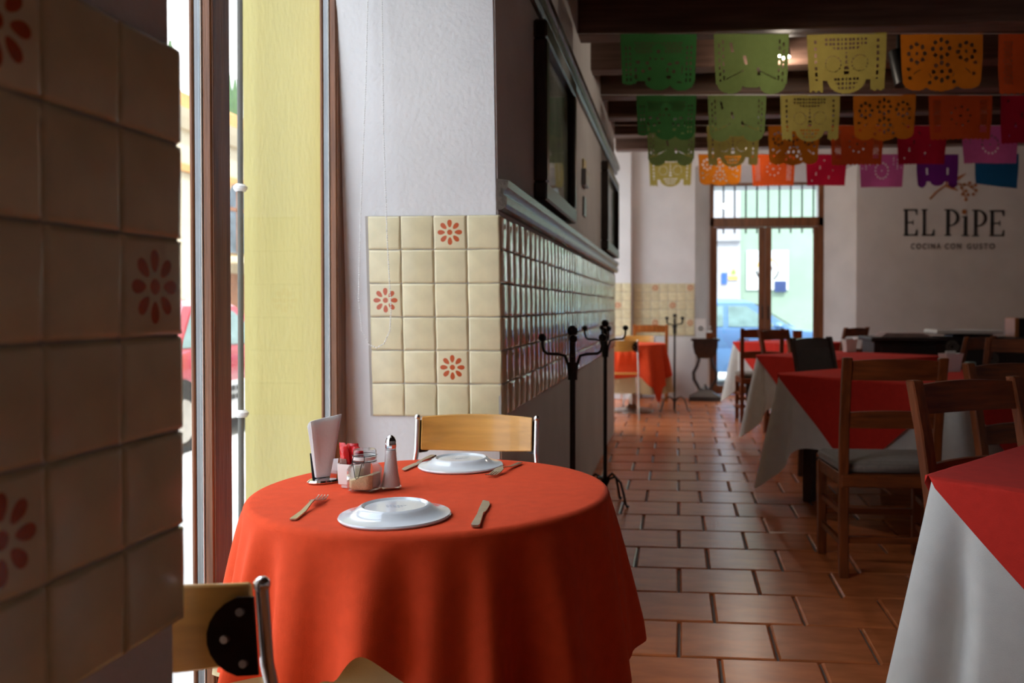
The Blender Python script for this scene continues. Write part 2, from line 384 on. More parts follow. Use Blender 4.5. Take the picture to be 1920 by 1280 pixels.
# --- far wall with the splayed door opening
DX0, DX1, OX0, OX1, OZ, DZ = .421, 1.876, .215, 2.208, 2.93, 2.76
g = G().box(XW, OX0, YFAR, 12.1, -.15, ZR + .3).box(OX1, 5.7, YFAR, 12.1, -.15, ZR + .3).box(OX0, OX1, YFAR, 12.1, OZ, ZR + .3)
for a, b in ((OX0, DX0), (OX1, DX1)):
    g.loft([[(a, YFAR, z), (b, YDOOR, z), (b, 12.1, z), (a, 12.1, z)] for z in (-.15, OZ)])
g.loft([[(x, YFAR, OZ), (x, YDOOR, DZ), (x, 12.1, DZ), (x, 12.1, OZ)] for x in (OX0, OX1)])
wf = struct(g.obj('wall_far', PLASTER, smooth=0))
for r in range(6):
    z = TTOP - (r + .5) * TP
    for c in range(7):
        fl = (c % 4 == 2 and r in (0, 4)) or (c % 4 == 0 and r == 2 and c > 0) or (c == 6 and r in (0, 4))
        put_tile(wf, (OX0 - .004 - (6 - c + .5) * TP, YFAR - .008, z), TO_Y, fl)
G().box(OX0 - 7 * TP, OX0 - .004, YFAR - .005, YFAR + .01, zb, TTOP).obj('grout_bed', GROUT, wf, smooth=0)
struct(G().box(5.5, 5.7, -4.2, 12.1, -.15, ZR + .3).obj('wall_right', PLASTER, smooth=0))
struct(G().box(XIN, 5.7, -4.2, -4, -.15, ZR + .3).obj('wall_back', PLASTER, smooth=0))

# --- ceiling: boards on dark beams, raised plaster part at the far end
ceil = struct(G().box(XIN, 5.7, -4.2, 8.8, ZC + .02, ZC + .25).obj('ceiling', BOARD, smooth=0))
k = 0; x = XW
while x < 5.5:
    G().box(x + .004, min(x + .2, 5.5) - .004, -4, 8.8, ZC, ZC + .024).obj('ceiling_board', BOARD, ceil, smooth=0, bevel=.003); x += .2
struct(G().box(XIN, 5.7, 8.8, 12.1, ZR, ZR + .25).box(XIN, 5.7, 8.75, 8.82, ZC + .2, ZR + .1).obj('ceiling_far', PLASTER, smooth=0))
BY = [5.03 + .735 * i for i in range(-9, 6)]
for y in BY:
    g = G(); g.box(XW - .05, 5.5, y, y + .165, 2.735, ZC)
    struct(g.obj('ceiling_beam', BEAM, smooth=0, bevel=.008))

# --- street window in the first niche
def bar(g, y0, y1, z0, z1):
    return g.box(-1.165, -1.09, y0, y1, z0, z1)
win = bpy.data.objects.new('window_1', None); COL.objects.link(win); win.location = (-1.12, 1.9, 0); struct(win)
def wpart(g, name, m, bevel=.003):
    o = g.obj(name, m, win, smooth=0, bevel=bevel); o.matrix_parent_inverse = win.matrix_world.inverted(); o.location = (0, 0, 0)
    o.matrix_parent_inverse = Matrix.Translation((1.12, -1.9, 0)); return o
WT = 2.74
def upright(y0, y1):
    wpart(G().box(-1.160, -1.150, y0, y1, .04, WT), 'frame_post', WFRAME)             # outer wooden lip
    wpart(G().box(-1.150, -1.133, y0 + .004, y1 - .004, .04, WT), 'aluminium_channel', ALU, .002)
    wpart(G().box(-1.133, -1.130, y0 + .002, y1 - .002, .04, WT), 'glazing_strip', PALE, .001)
    wpart(G().box(-1.130, -1.126, y0 + .006, y1 - .006, .04, WT), 'rubber_seal', RUBBER, .001)
    wpart(G().box(-1.126, -1.1045, y0, y1 - .004, .04, WT), 'frame_post', WFRAME)
    wpart(G().box(-1.1045, -1.1015, y0 + .004, y1, .04, WT), 'cover_strip', WFRAME, .001)
upright(1.965, 2.046); upright(2.722, 2.788); upright(YA, YA + .07)
for z0, z1 in ((.0, .07), (WT - .06, WT + .02)):
    wpart(G().box(-1.17, -1.095, YA, 2.775, z0, z1), 'frame_rail', WFRAME)
for y0, y1 in ((YA + .06, 1.968), (2.04, 2.725)):
    wpart(G().box(-1.139, -1.134, y0, y1, .05, WT - .04), 'window_pane', PANE, 0)
for i, (y0, y1, zt) in enumerate(((-2.7, -.85, 2.74), (YB, YC, 3.34))):
    w = struct(bpy.data.objects.new('window_%d' % (i + 2), None)); COL.objects.link(w)
    g = G()
    for a, b, c, d in ((y0, y0 + .07, 0, zt), (y1 - .07, y1, 0, zt), ((y0 + y1) / 2 - .04, (y0 + y1) / 2 + .04, 0, zt), (y0, y1, 0, .07), (y0, y1, zt - .07, zt)):
        g.box(-1.17, -1.095, a, b, c, d)
    g.obj('window_frame', WFRAME, w, smooth=0, bevel=.003)
    G().box(-1.139, -1.134, y0 + .05, y1 - .05, .05, zt - .05).obj('window_pane', PANE, w, smooth=0)

# --- glazed double door to the far street
door = struct(bpy.data.objects.new('door_1', None)); COL.objects.link(door)
y0, y1 = YDOOR, YDOOR + .07
def dpart(g, name, m, bevel=.004): return g.obj(name, m, door, smooth=0, bevel=bevel)
dpart(G().box(DX0, DX0 + .045, y0, y1, 0, DZ).box(DX1 - .065, DX1, y0, y1, 0, DZ).box(DX0, DX1, y0, y1, DZ - .03, DZ + .02).box(DX0, DX1, y0, y1, 2.195, 2.315), 'door_frame', WFRAME)
for a, b, c, d in ((DX0 + .045, 1.128, .512, 1.048), (1.132, DX1 - .065, 1.212, 1.747)):
    leaf = dpart(G().box(a, c, y0 + .01, y1, .01, 2.19).box(d, b, y0 + .01, y1, .01, 2.19).box(c, d, y0 + .01, y1, .01, .12).box(c, d, y0 + .01, y1, 2.17, 2.19), 'door_leaf', WFRAME)
    G().box(c, d, y0 + .03, y0 + .036, .12, 2.17).obj('glass_pane', PANEG, leaf, smooth=0)
dpart(G().box(DX0 + .045, DX1 - .065, y0 + .03, y0 + .036, 2.315, DZ - .03), 'transom_pane', PANEG, 0)
for i in range(9):
    x = .60 + i * .146
    dpart(G().tube([(x, y1 + .10, 2.12), (x, y1 + .10, 2.80)], .011, 8), 'transom_bar', IRON, 0)
for x in (1.09, 1.17):
    dpart(G().tube([(x, y0 - .03, 1.0), (x, y0 - .05, 1.02), (x, y0 - .05, 1.14), (x, y0 - .03, 1.16), (x, y0 + .012, 1.16)], .009, 8), 'door_handle', IRON, 0)

# ================================================================== OUTSIDE
struct(G().box(-40, 40, -40, 60, -.6, -.2).obj('ground', GROUND, smooth=0))
struct(G().box(-2.9, XOUT, -20, 13.6, -.2, -.06).box(-2.9, 20, 12.1, 13.4, -.2, -.06).obj('ground_pavement', GROUND, smooth=0, bevel=.02))
struct(G().box(XOUT, 5.7, -4.2, 12.1, 3.8, 4.05).obj('ceiling_roof', PLASTER, smooth=0))

def building_left():
    t = thing('street_building', 'cream two-storey house with orange cornice across the street beyond the window', 'building', (-10, 18, -.2))
    def P(g, n, m, par=t, **k):
        o = g.obj(n, m, par, **k); o.matrix_parent_inverse = Matrix.Translation((10, -18, .2)) if par is t else Matrix(); return o
    P(G().box(-14, -10, 2, 40, -.2, 5.0), 'wall', FACADE, smooth=0)
    P(G().prism([(-10.0, 4.75), (-9.9, 4.75), (-9.78, 4.95), (-9.72, 5.1), (-10.0, 5.1)], 'y', 2, 40), 'cornice', FACADE, smooth=0)
    P(G().box(-10.3, -9.95, 2, 40, 5.1, 5.5), 'parapet', FTRIM, smooth=0, bevel=.03)
    P(G().box(-10, -9.93, 2, 40, 3.9, 4.05), 'string_course', FTRIM, smooth=0)
    for y in (5.5, 9.8, 14.1, 18.75, 23, 27.5, 32):
        pts = [(y - .55, 2.35), (y + .55, 2.35), (y + .55, 3.55)] + [(y + .55 * math.cos(R(a)), 3.55 + .5 * math.sin(R(a))) for a in range(20, 180, 20)] + [(y - .55, 3.55)]
        w = P(G().prism(pts, 'x', -10, -9.94), 'window_frame', FTRIM, smooth=0)
        pts2 = [(y + (u - y) * .75, 2.4 + (v - 2.4) * .93) for u, v in pts]
        P(G().prism(pts2, 'x', -9.99, -9.93), 'window_pane', FWIN, w, smooth=0)
        P(G().box(-9.96, -9.92, y - .04, y + .04, 2.4, 3.9).box(-9.96, -9.92, y - .42, y + .42, 3.3, 3.38), 'window_bar', FWOOD, w, smooth=0)
        P(G().box(-10, -9.5, y - .8, y + .8, 2.1, 2.25), 'balcony', FACADE, smooth=0, bevel=.02)
        P(G().box(-10, -9.96, y - .55, y + .55, -.15, 1.9), 'door', FWOOD, smooth=0)
building_left()
def cactus(x, y, h, n):
    t = thing('cactus', 'row of slim green cactus stems on the roof edge above cornice, %s' % ('tallest clump' if h > 1.2 else 'shorter clump'), 'cactus', (x, y, 5.5))
    for i in range(n):
        hh = h * random.uniform(.6, 1); dy = (i - n / 2) * .28
        G().tube([(0, dy, 0), (0, dy, hh * .6), (0, dy + .02, hh)], [.07, .075, .03], 8).obj('stem', LEAF, t)
cactus(-10.12, 16.2, 1.4, 4); cactus(-10.12, 18.75, 1.15, 4)

def make_car(name, label, L, W, loc, rz, top, low, hood_front=1.15, group=None):
    """saloon car, long axis X, front to +X, on the ground at z=0"""
    t = thing(name, label, 'car', loc, rz); h = W / 2; a = L / 2
    sec = [(-a, .42, .62, .80), (-a + .08, .28, .80, .93), (-a + .55, .24, .88, .98), (-a + 1.0, .22, .93, 1), (0, .20, .92, 1), (a - 1.3, .22, .90, 1), (a - .5, .24, .84, .98), (a - .08, .28, .72, .92), (a, .40, .56, .80)]
    zsplit = .60
    def ring(x, z0, z1, w): return [(x, -h * w * .94, z0), (x, h * w * .94, z0), (x, h * w, (z0 + z1) / 2), (x, h * w * .97, z1), (x, -h * w * .97, z1), (x, -h * w, (z0 + z1) / 2)]
    G().loft([ring(x, z0, min(zsplit, z1), w) for x, z0, z1, w in sec]).obj('lower_body', low, t, smooth=.7)
    G().loft([ring(x, min(zsplit, z1) - .02, z1, w * 1.0) for x, z0, z1, w in sec]).obj('upper_body', top, t, smooth=.7)
    def gr(x, z, w): return (x, w * h, z)
    roof = G().loft([[(-a + .75, -.86 * h, .90), (a - 1.25, -.86 * h, .89), (a - 1.25, .86 * h, .89), (-a + .75, .86 * h, .90)],
                     [(-a + 1.25, -.68 * h, 1.36), (a - 1.95, -.68 * h, 1.36), (a - 1.95, .68 * h, 1.36), (-a + 1.25, .68 * h, 1.36)],
                     [(-a + 1.45, -.58 * h, 1.43), (a - 2.2, -.58 * h, 1.43), (a - 2.2, .58 * h, 1.43), (-a + 1.45, .58 * h, 1.43)]]).obj('cabin', top, t, smooth=.5)
    for s in (-1, 1):
        def q(x, z):
            k = (z - .90) / .46; return (x, s * h * (.86 - .18 * k + .012), z)
        xm = -.25
        for x0, x1, x2, x3 in ((-a + .98, xm - .04, xm - .04, -a + 1.36), (xm + .04, a - 1.55, a - 2.05, xm + .04)):
            G().add([q(x0, .96), q(x1, .96), q(x2, 1.31), q(x3, 1.31)], [(0, 1, 2, 3)]).obj('side_window', CARGLASS, roof, smooth=0)
        G().box(-.05, .12, s * h * .98, s * h * 1.02, .74, .77).obj('door_handle', CHROME, t, smooth=0)
        G().ball((a - 1.55, s * h * 1.08, .98), .09, 10, 6, .7).obj('mirror', top, t)
        for x in (-a + .78, a - .85):
            w = G().tube([(x, s * h * .72, .30), (x, s * h * 1.005, .30)], .30, 24).obj('wheel', TYRE, t)
            G().tube([(x, s * h * .99, .30), (x, s * h * 1.02, .30)], .20, 20).obj('rim', HUB, w)
            G().tube([(x, s * h * .70, .32), (x, s * h * .985, .32)], .37, 24).obj('wheel_arch', RUBBER, t)
    G().add([(a - 1.27, -.78 * h, .93), (a - 1.27, .78 * h, .93), (a - 1.92, .62 * h, 1.33), (a - 1.92, -.62 * h, 1.33)], [(0, 1, 2, 3)]).xf(Matrix.Translation((.03, 0, .02))).obj('windscreen', CARGLASS, roof, smooth=0)
    G().add([(-a + .77, -.78 * h, .93), (-a + .77, .78 * h, .93), (-a + 1.22, .62 * h, 1.33), (-a + 1.22, -.62 * h, 1.33)], [(3, 2, 1, 0)]).xf(Matrix.Translation((-.03, 0, .02))).obj('rear_window', CARGLASS, roof, smooth=0)
    for s in (-1, 1):
        G().box(a - .10, a - .01, s * h * .55 - .15, s * h * .55 + .15, .56, .68).obj('headlamp', CHROME, t, smooth=0, bevel=.02)
    return t
taxi = make_car('taxi', 'red and white taxi parked in the street outside the window', 4.2, 1.68, (-5.37, 8.85, -.2), R(90), CARRED, CARWHITE)
for r in range(3):                             # illegible lettering on the door
    for k in range(5 - (r == 2) * 2):
        G().box(.0 + k * .10, .07 + k * .10, -.853, -.845, .50 - r * .09, .55 - r * .09).obj('door_lettering', LOGOD, taxi, smooth=0, loc=(-.75, 0, 0))
make_car('blue_car', 'blue saloon car parked in the street outside the glass door', 4.3, 1.7, (1.05, 15.3, -.14), R(0), CARBLUE, CARBLUE)

tag(G().box(1.42, 16, 20, 20.4, -.2, 6.5).obj('green_house_wall', GREENW, smooth=0), 'pale green house front across the street beyond the glass door', 'building')
lil = thing('lilac_house', 'pale lilac house front with ledge across the street beyond the door', 'building', (-3, 20, -.2))
G().box(-6.4, 4.41, -.15, .3, 0, 6.4).obj('wall', LILAC, lil, smooth=0); G().box(-6.4, 4.41, -.22, -.15, 2.85, 2.97).obj('ledge', LILAC, lil, smooth=0)
po = thing('street_poster', 'white poster with round orange and black emblem on the green wall', 'poster', (2.03, 19.99, 2.0))
G().box(-.47, .47, -.02, 0, -.46, .44).obj('sheet', POSTERW, po, smooth=0)
def ringpoly(r0, r1, a0, a1, n=18): return [(r0 * math.cos(R(a0 + (a1 - a0) * i / n)), r0 * math.sin(R(a0 + (a1 - a0) * i / n))) for i in range(n + 1)] + [(r1 * math.cos(R(a1 - (a1 - a0) * i / n)), r1 * math.sin(R(a1 - (a1 - a0) * i / n))) for i in range(n + 1)]
G().prism(ringpoly(.27, .23, 10, 170), 'y', -.026, -.02).obj('emblem_arc', ORANGEP, po, smooth=0)
for a0 in (185, 300): G().prism(ringpoly(.27, .23, a0, a0 + 55), 'y', -.026, -.02).obj('emblem_arc', LOGOD, po, smooth=0)
G().prism(ringpoly(.12, .02, 0, 180), 'y', -.026, -.02).obj('emblem_centre', LOGOG, po, smooth=0)
tag(G().box(2.19, 2.45, 19.935, 19.96, 1.49, 1.74).obj('navy_notice', NAVY, smooth=0, bevel=.004), 'navy blue square notice under the white poster outside', 'notice')
tag(G().box(.985, 1.107, 19.82, 19.845, 1.67, 1.925).obj('blue_notice', BLUEP, smooth=0, bevel=.004), 'small upright blue notice on the lilac wall outside', 'notice')
cn = thing('cream_notice', 'cream and orange notice on the lilac wall outside', 'notice', (1.245, 19.845, 1.94))
G().box(-.105, .105, -.02, 0, -.17, .17).obj('sheet', CREAMP, cn, smooth=0); G().box(-.105, .105, -.024, -.02, -.17, -.09).obj('orange_band', ORANGEP, cn, smooth=0)
G().prism([(-.05, -.06), (.05, -.06), (.07, 0), (.02, .08), (-.04, .02)], 'y', -.024, -.02).obj('green_print', GREENP, cn, smooth=0)
ib = thing('iron_window_bar', 'slim grey iron rod with ball collars outside the street window', 'window bar', (-1.42, 2.70, -.06))
xr = on(455, 500, 1, 2.70).x + 1.42
G().tube([(xr - .012, 0, 0), (xr, 0, 3.35)], .0095, 10).obj('rod', mat('weathered_iron', (.12, .115, .095), .7), ib)
for py in (352, 775):
    z = on(452, py, 1, 2.70).z + .06
    G().lathe([(.001, -.012), (.016, -.012), (.022, -.004), (.022, .004), (.014, .012), (.001, .012)], 14, (xr - .006, 0, z)).obj('collar', CERAM2, ib)

# ================================================================== WINDOW TABLE
TC, TRAD, TZ = Vector((-.53, 1.835, 0)), .385, .755
rt = thing('round_table', 'round pedestal table under the red cloth by the street window', 'table', (TC.x, TC.y, 0))
G().lathe([(.01, .70), (TRAD - .036, .70), (TRAD - .026, .71), (TRAD - .026, .738), (TRAD - .033, .744), (.01, .744)], 48).obj('tabletop', PLY, rt)
G().lathe([(.035, .02), (.035, .70)], 20).obj('pedestal', CHROME, rt)
G().lathe([(.001, 0), (.24, 0), (.24, .012), (.06, .03), (.035, .05), (.001, .05)], 36).obj('base', CHROME, rt)
HEM = [(-180, .42), (-165, .412), (-140, .448), (-125, .470), (-110, .478), (-100, .50), (-90, .562), (-80, .50), (-71, .42), (-60, .39), (-45, .38), (0, .385), (40, .42), (90, .45), (140, .44), (180, .42)]
def drape(rad, ztop, hem, off, seed, nphi=288, nd=26):
    rr = random.Random(seed); ph = [rr.uniform(0, 6.28) for _ in range(6)]; e = .016
    def fold(p, s):
        f = .62 * math.cos(15 * p + ph[0] + .9 * math.sin(2 * p + ph[1])); f = f - .35 * f * abs(f) + .60 * math.cos(24 * p + ph[2] + 1.2 * math.sin(3 * p + ph[3]) + .5 * s) * (.5 + .5 * math.sin(4 * p + ph[5])) + .2 * math.cos(7 * p + ph[4])
        return f
    nf, ne = 10, 6
    def fn(u, v):
        p = -math.pi + 2 * math.pi * u; j = round(v * (nf + ne + nd))
        if j <= nf: r = (rad - e) * (j / nf) ** .8 + off * .2; z = ztop + .0006 * (r / rad) * math.sin(9 * p + 5 * r)
        elif j <= nf + ne:
            a = (j - nf) / ne * math.pi / 2; r = rad - e + e * math.sin(a) + off; z = ztop - e + e * math.cos(a)
        else:
            s = (j - nf - ne) / nd; zh = lerp_knots(hem, math.degrees(p)) if isinstance(hem, list) else hem
            z = ztop - e + (zh - ztop + e) * s; d = ztop - e - z
            f = fold(p, s); w = min(1, d / .30)
            r = rad + off + .14 * d + (.046 * w ** .7) * f - .003 * w
        return (r * math.cos(p), r * math.sin(p), z)
    return G().grid(fn, nphi, nf + ne + nd, True)
o = cloth_red = drape(TRAD, TZ, HEM, 0, 5).obj('red_tablecloth', REDC, loc=(TC.x, TC.y, 0), smooth=3.1)
tag(o, 'bright red cloth draped over the round table by the street window', 'tablecloth')
o = cloth_cream = drape(TRAD - .004, TZ - .004, .40, -.005, 5).obj('cream_tablecloth', CREAMC, loc=(TC.x, TC.y, 0), smooth=3.1)
tag(o, 'cream undercloth peeking below the red cloth of the window table', 'tablecloth')
TOP = TZ + .0012
def at_table(px, py, z=TOP): p = on(px, py, 2, z); p.z = z; return p

# plates, upside down
def make_plate(name, label, p, group):
    t = thing(name, label, 'plate', p, 0, group)
    G().lathe([(.001, .002), (.060, .002), (.096, .001), (.1025, 0), (.1045, .003), (.1025, .006), (.084, .0095), (.074, .015), (.069, .0195), (.0645, .0225), (.0615, .0235), (.0585, .0215), (.056, .0195), (.001, .0195)], 64).obj('dish', CERAM, t, smooth=.45)
    g = G(); rr = random.Random(3)
    for r in range(3):
        for k in range(6 - r):
            x = -.02 + k * .007 + r * .003; g.box(x, x + .0045, .006 - r * .007, .0085 - r * .007, .0193, .0198)
    o = g.obj('maker_stamp', PRINTG, t, smooth=0); return t
pl = make_plate('dinner_plate', 'white plate upside down between fork and knife at the free side of the red table', on(741, 968, 2, TOP), 'upturned plates on the window table')
c = copy(pl, on(864, 874, 2, TOP), .5, 'white plate upside down in front of the plywood chair against tiled column')

# cutlery
def fork_mesh():
    L = .185; g = G()
    def sec(x, w, z, th): return [(x, -w / 2, z), (x, w / 2, z), (x, w / 2, z + th), (x, -w / 2, z + th)]
    h = G().loft([sec(0, .011, .001, .003), sec(.004, .013, .001, .003), (sec(.06, .010, .002, .003)), sec(.10, .006, .008, .003), sec(.118, .007, .010, .003)])
    n = G().loft([sec(.117, .007, .010, .003), sec(.125, .020, .009, .002), sec(.143, .0225, .005, .002)])
    for k in range(4):
        y = (k - 1.5) * .0062
        n.loft([[(x, y - w / 2, z), (x, y + w / 2, z), (x, y + w / 2, z + .002), (x, y - w / 2, z + .002)] for x, w, z in ((.142, .0042, .005), (.165, .0032, .002), (.183, .0022, .0045), (.187, .0014, .006))])
    return h, n
def make_fork(label, a, b):
    t = thing('fork', label, 'fork', a, math.atan2(b.y - a.y, b.x - a.x), 'forks on the window table')
    h, n = fork_mesh(); h.obj('handle', STEEL, t, smooth=.8); n.obj('tines', STEEL, t, smooth=.8); return t
def make_knife(label, a, b):
    t = thing('table_knife', label, 'knife', a, math.atan2(b.y - a.y, b.x - a.x), 'knives on the window table')
    def sec(x, w, th): return [(x, -w / 2, .001), (x, w / 2, .001), (x, w / 2, .001 + th), (x, -w / 2, .001 + th)]
    G().loft([sec(0, .010, .004), sec(.004, .0155, .005), sec(.05, .013, .005), sec(.092, .010, .005), sec(.10, .0135, .004)]).obj('handle', STEEL, t, smooth=.6)
    G().loft([[(x, -a2, .002), (x, b2, .002), (x, b2, .0035), (x, -a2, .0035)] for x, a2, b2 in ((.10, .006, .0065), (.125, .009, .0075), (.17, .010, .0075), (.195, .006, .0075), (.205, -.004, .0075))]).obj('blade', STEEL, t, smooth=.6); return t
make_fork('steel fork left of the upturned plate, tines toward the sugar jar', at_table(549, 976), at_table(619, 925))
make_fork('steel fork leaning on the rim of plate before the plywood chair', at_table(976, 869), at_table(926, 891))
make_knife('steel knife lying on the bare cloth right of the upturned plate', at_table(891, 989), at_table(912, 941))
make_knife('knife beside the salt shaker at the plate before the plywood chair', at_table(814, 856), at_table(757, 882))

# napkin holder
nh = thing('napkin_holder', 'chrome napkin stand on oval foot beside the sugar jar', 'napkin holder', at_table(608, 903), R(42))
G().lathe([(.001, 0), (.036, 0), (.038, .003), (.034, .007), (.016, .010), (.001, .010)], 36).xf(Matrix.Diagonal((1.0, .75, 1, 1))).obj('foot', CHROME, nh)
for s in (-1, 1):
    G().prism([(.006, .009), (.022, .009), (.025, .056), (.014, .056)] if s < 0 else [(-.022, .009), (.022, .009), (.025, .066), (-.025, .066)], 'y', s * .014 - .0012, s * .014 + .0012).xf(Matrix.Rotation(s * -.12, 4, 'X')).obj('side_plate', BLACKM if s > 0 else CHROME, nh, smooth=0)
nk = thing('paper_napkins', 'sheaf of folded white paper napkins standing in the chrome holder', 'napkins', nh.location + Vector((0, 0, .012)), R(42))
for i in range(5):
    z = i * .0035 - .007
    def fn(u, v, z=z, i=i):
        x = (u - .5) * (.040 + .030 * v ** 1.3); hh = .128 + .012 * u - .003 * i
        return (x, z * (.6 + .9 * v) + .008 * math.sin(v * 2.6) * (1 - v) + .003 * math.sin(u * 5 + i) * v, hh * v)
    o = G().grid(fn, 8, 12).obj('napkin', PAPER, nk, smooth=3.1); s = o.modifiers.new('t', 'SOLIDIFY'); s.thickness = .0026
kc = on(629, 835, 1, 1.90)
g = G().prism([(-.022, 0), (.022, 0), (.022, .077), (.017, .084), (-.016, .074), (-.022, .066)], 'y', -.0006, .0006)
o = g.obj('kraft_card', KRAFT, smooth=0); o.location = Vector((kc.x, 1.90, TOP)); o.rotation_euler = (R(-3), 0, R(20)); tag(o, 'tan card standing behind the paper napkins', 'card')

# sachet pot
sp = thing('sachet_pot', 'square white ceramic pot holding red sachets', 'pot', at_table(664, 911), R(-14))
def sq(h, z, c=.006): return [(h - c, -h, z), (h, -h + c, z), (h, h - c, z), (h - c, h, z), (-h + c, h, z), (-h, h - c, z), (-h, -h + c, z), (-h + c, -h, z)]
G().loft([sq(.022, 0), sq(.022, .006), sq(.0265, .008), sq(.0285, .052), sq(.0255, .052), sq(.0235, .010)]).obj('body', CERAM2, sp, smooth=.5)
for i in range(6):
    ang = random.uniform(-.10, .10); bx, by = [(-.018, -.008), (-.009, -.012), (.0, -.006), (.009, -.010), (.016, -.002), (.004, .010)][i]
    M = Matrix.Translation(sp.location + Vector((bx * 1.0, by, .0115))) @ Matrix.Rotation(R(-14) + random.uniform(-.3, .3), 4, 'Z') @ Matrix.Rotation(ang, 4, 'Y') @ Matrix.Rotation(random.uniform(-.06, .06), 4, 'X')
    hh = [.086, .083, .084, .078, .074, .082][i]
    rr = random.Random(i)
    t = bpy.data.objects.new('sachet', None); COL.objects.link(t); t.matrix_world = M
    tag(t, 'red paper sachet upright in the white ceramic pot', 'sachet', 'red sachets in the white pot')
    def fn(u, v, hh=hh, rr=rr):
        z = hh * v; b = .004 * min(1, 8 * v, 8 * (1 - v)) * abs(math.sin(u * math.pi))
        side = 1 if u <= .5 else -1; q = u * 2 if u <= .5 else 2 - u * 2
        zig = .0012 * (round(u * 24) % 2) if v > .99 else 0
        return ((q - .5) * .021, side * .0045 * math.sin(q * math.pi) * min(1, 6 * v, 6 * (1 - v)) ** .5 + .0006 * math.sin(40 * v + 9 * q), z - zig)
    G().grid(fn, 24, 16, True).obj('wrapper', SACHET, t, smooth=1.0)
    if i < 2: G().box(-.006, .006, -.0057, -.0051, .030, .052).obj('printed_panel', SACHETP, t, smooth=0)

# clip-top jar of sugar
jr = thing('sugar_jar', 'small square clip-top glass jar half full of raw sugar', 'jar', at_table(684, 919), R(-8))
G().loft([sq(.026, .001, .008), sq(.0305, .004, .010), sq(.031, .046, .010), sq(.028, .054, .012), sq(.0235, .060, .0125), sq(.0235, .068, .0125), sq(.0215, .068, .0115), sq(.0215, .060, .0115), sq(.026, .053, .011), sq(.0285, .045, .009), sq(.028, .006, .009), sq(.022, .0045, .007)]).obj('body', GLASS, jr, smooth=.5)
def sg(u, v):
    p = 2 * math.pi * u; k = [(.001, .006), (.024, .006), (.0272, .010), (.0275, 'top'), (.001, 'mid')][min(4, round(v * 4))]
    c, s = math.cos(p), math.sin(p); q = max(abs(c), abs(s)); rr = k[0] / q if k[0] > .002 else .001
    rr = min(rr, k[0] * 1.2); x, y = rr * c, rr * s
    z = k[1] if not isinstance(k[1], str) else .031 + .16 * x + .003 * math.sin(90 * x)
    return (x, y, z)
G().grid(sg, 48, 4, True).obj('sugar', SUGAR, jr, smooth=.7)
G().lathe([(.001, .074), (.0225, .074), (.0245, .0755), (.0245, .086), (.0225, .089), (.001, .0895)], 32).obj('lid', GLASS, jr)
G().lathe([(.0250, .0675), (.0255, .072), (.0250, .0745), (.0225, .0745), (.0225, .0675)], 32).obj('gasket', CERAM2, jr)
def wire(pts, r=.0007): return G().tube(pts, r, 6)
circ = lambda rad, z: [(rad * math.cos(a), rad * math.sin(a), z) for a in [2 * math.pi * k / 28 for k in range(29)]]
w = wire(circ(.0262, .0765)); w.tube(circ(.0250, .064), .0007, 6)
yf = -.0285
w.tube([(-.012, yf + .005, .078), (-.014, yf, .066), (-.013, yf - .002, .058), (-.011, yf - .003, .066), (0, yf - .003, .062), (.011, yf - .003, .066), (.013, yf - .002, .058), (.014, yf, .066), (.012, yf + .005, .078)], .0008, 6)
w.tube([(-.010, yf - .003, .062), (-.004, yf - .006, .034), (0, yf - .0065, .031), (.004, yf - .006, .034), (.010, yf - .003, .062)], .0008, 6)
w.obj('wire_clip', IRON, jr)

# salt shaker: twelve-sided flared glass, chrome cap
sk = thing('salt_shaker', 'tall flared glass salt shaker with chrome cap', 'salt shaker', at_table(733, 915))
G().lathe([(.001, .001), (.0205, .001), (.0235, .004), (.0215, .012), (.0165, .034), (.0135, .060), (.0118, .086), (.0105, .090), (.0095, .090), (.0105, .085), (.0118, .060), (.0145, .034), (.018, .014), (.001, .008)], 12).obj('glass_body', GLASS, sk, smooth=.2)
G().lathe([(.001, .004), (.0195, .005), (.0192, .010), (.0150, .034), (.0122, .060), (.0108, .083), (.001, .084)], 24).obj('salt', SALT, sk)
G().lathe([(.0112, .087), (.0118, .089), (.0118, .097), (.0105, .098), (.0118, .0995), (.0115, .104), (.008, .111), (.003, .1155), (.001, .116)], 12).obj('cap', CHROME, sk, smooth=.3)

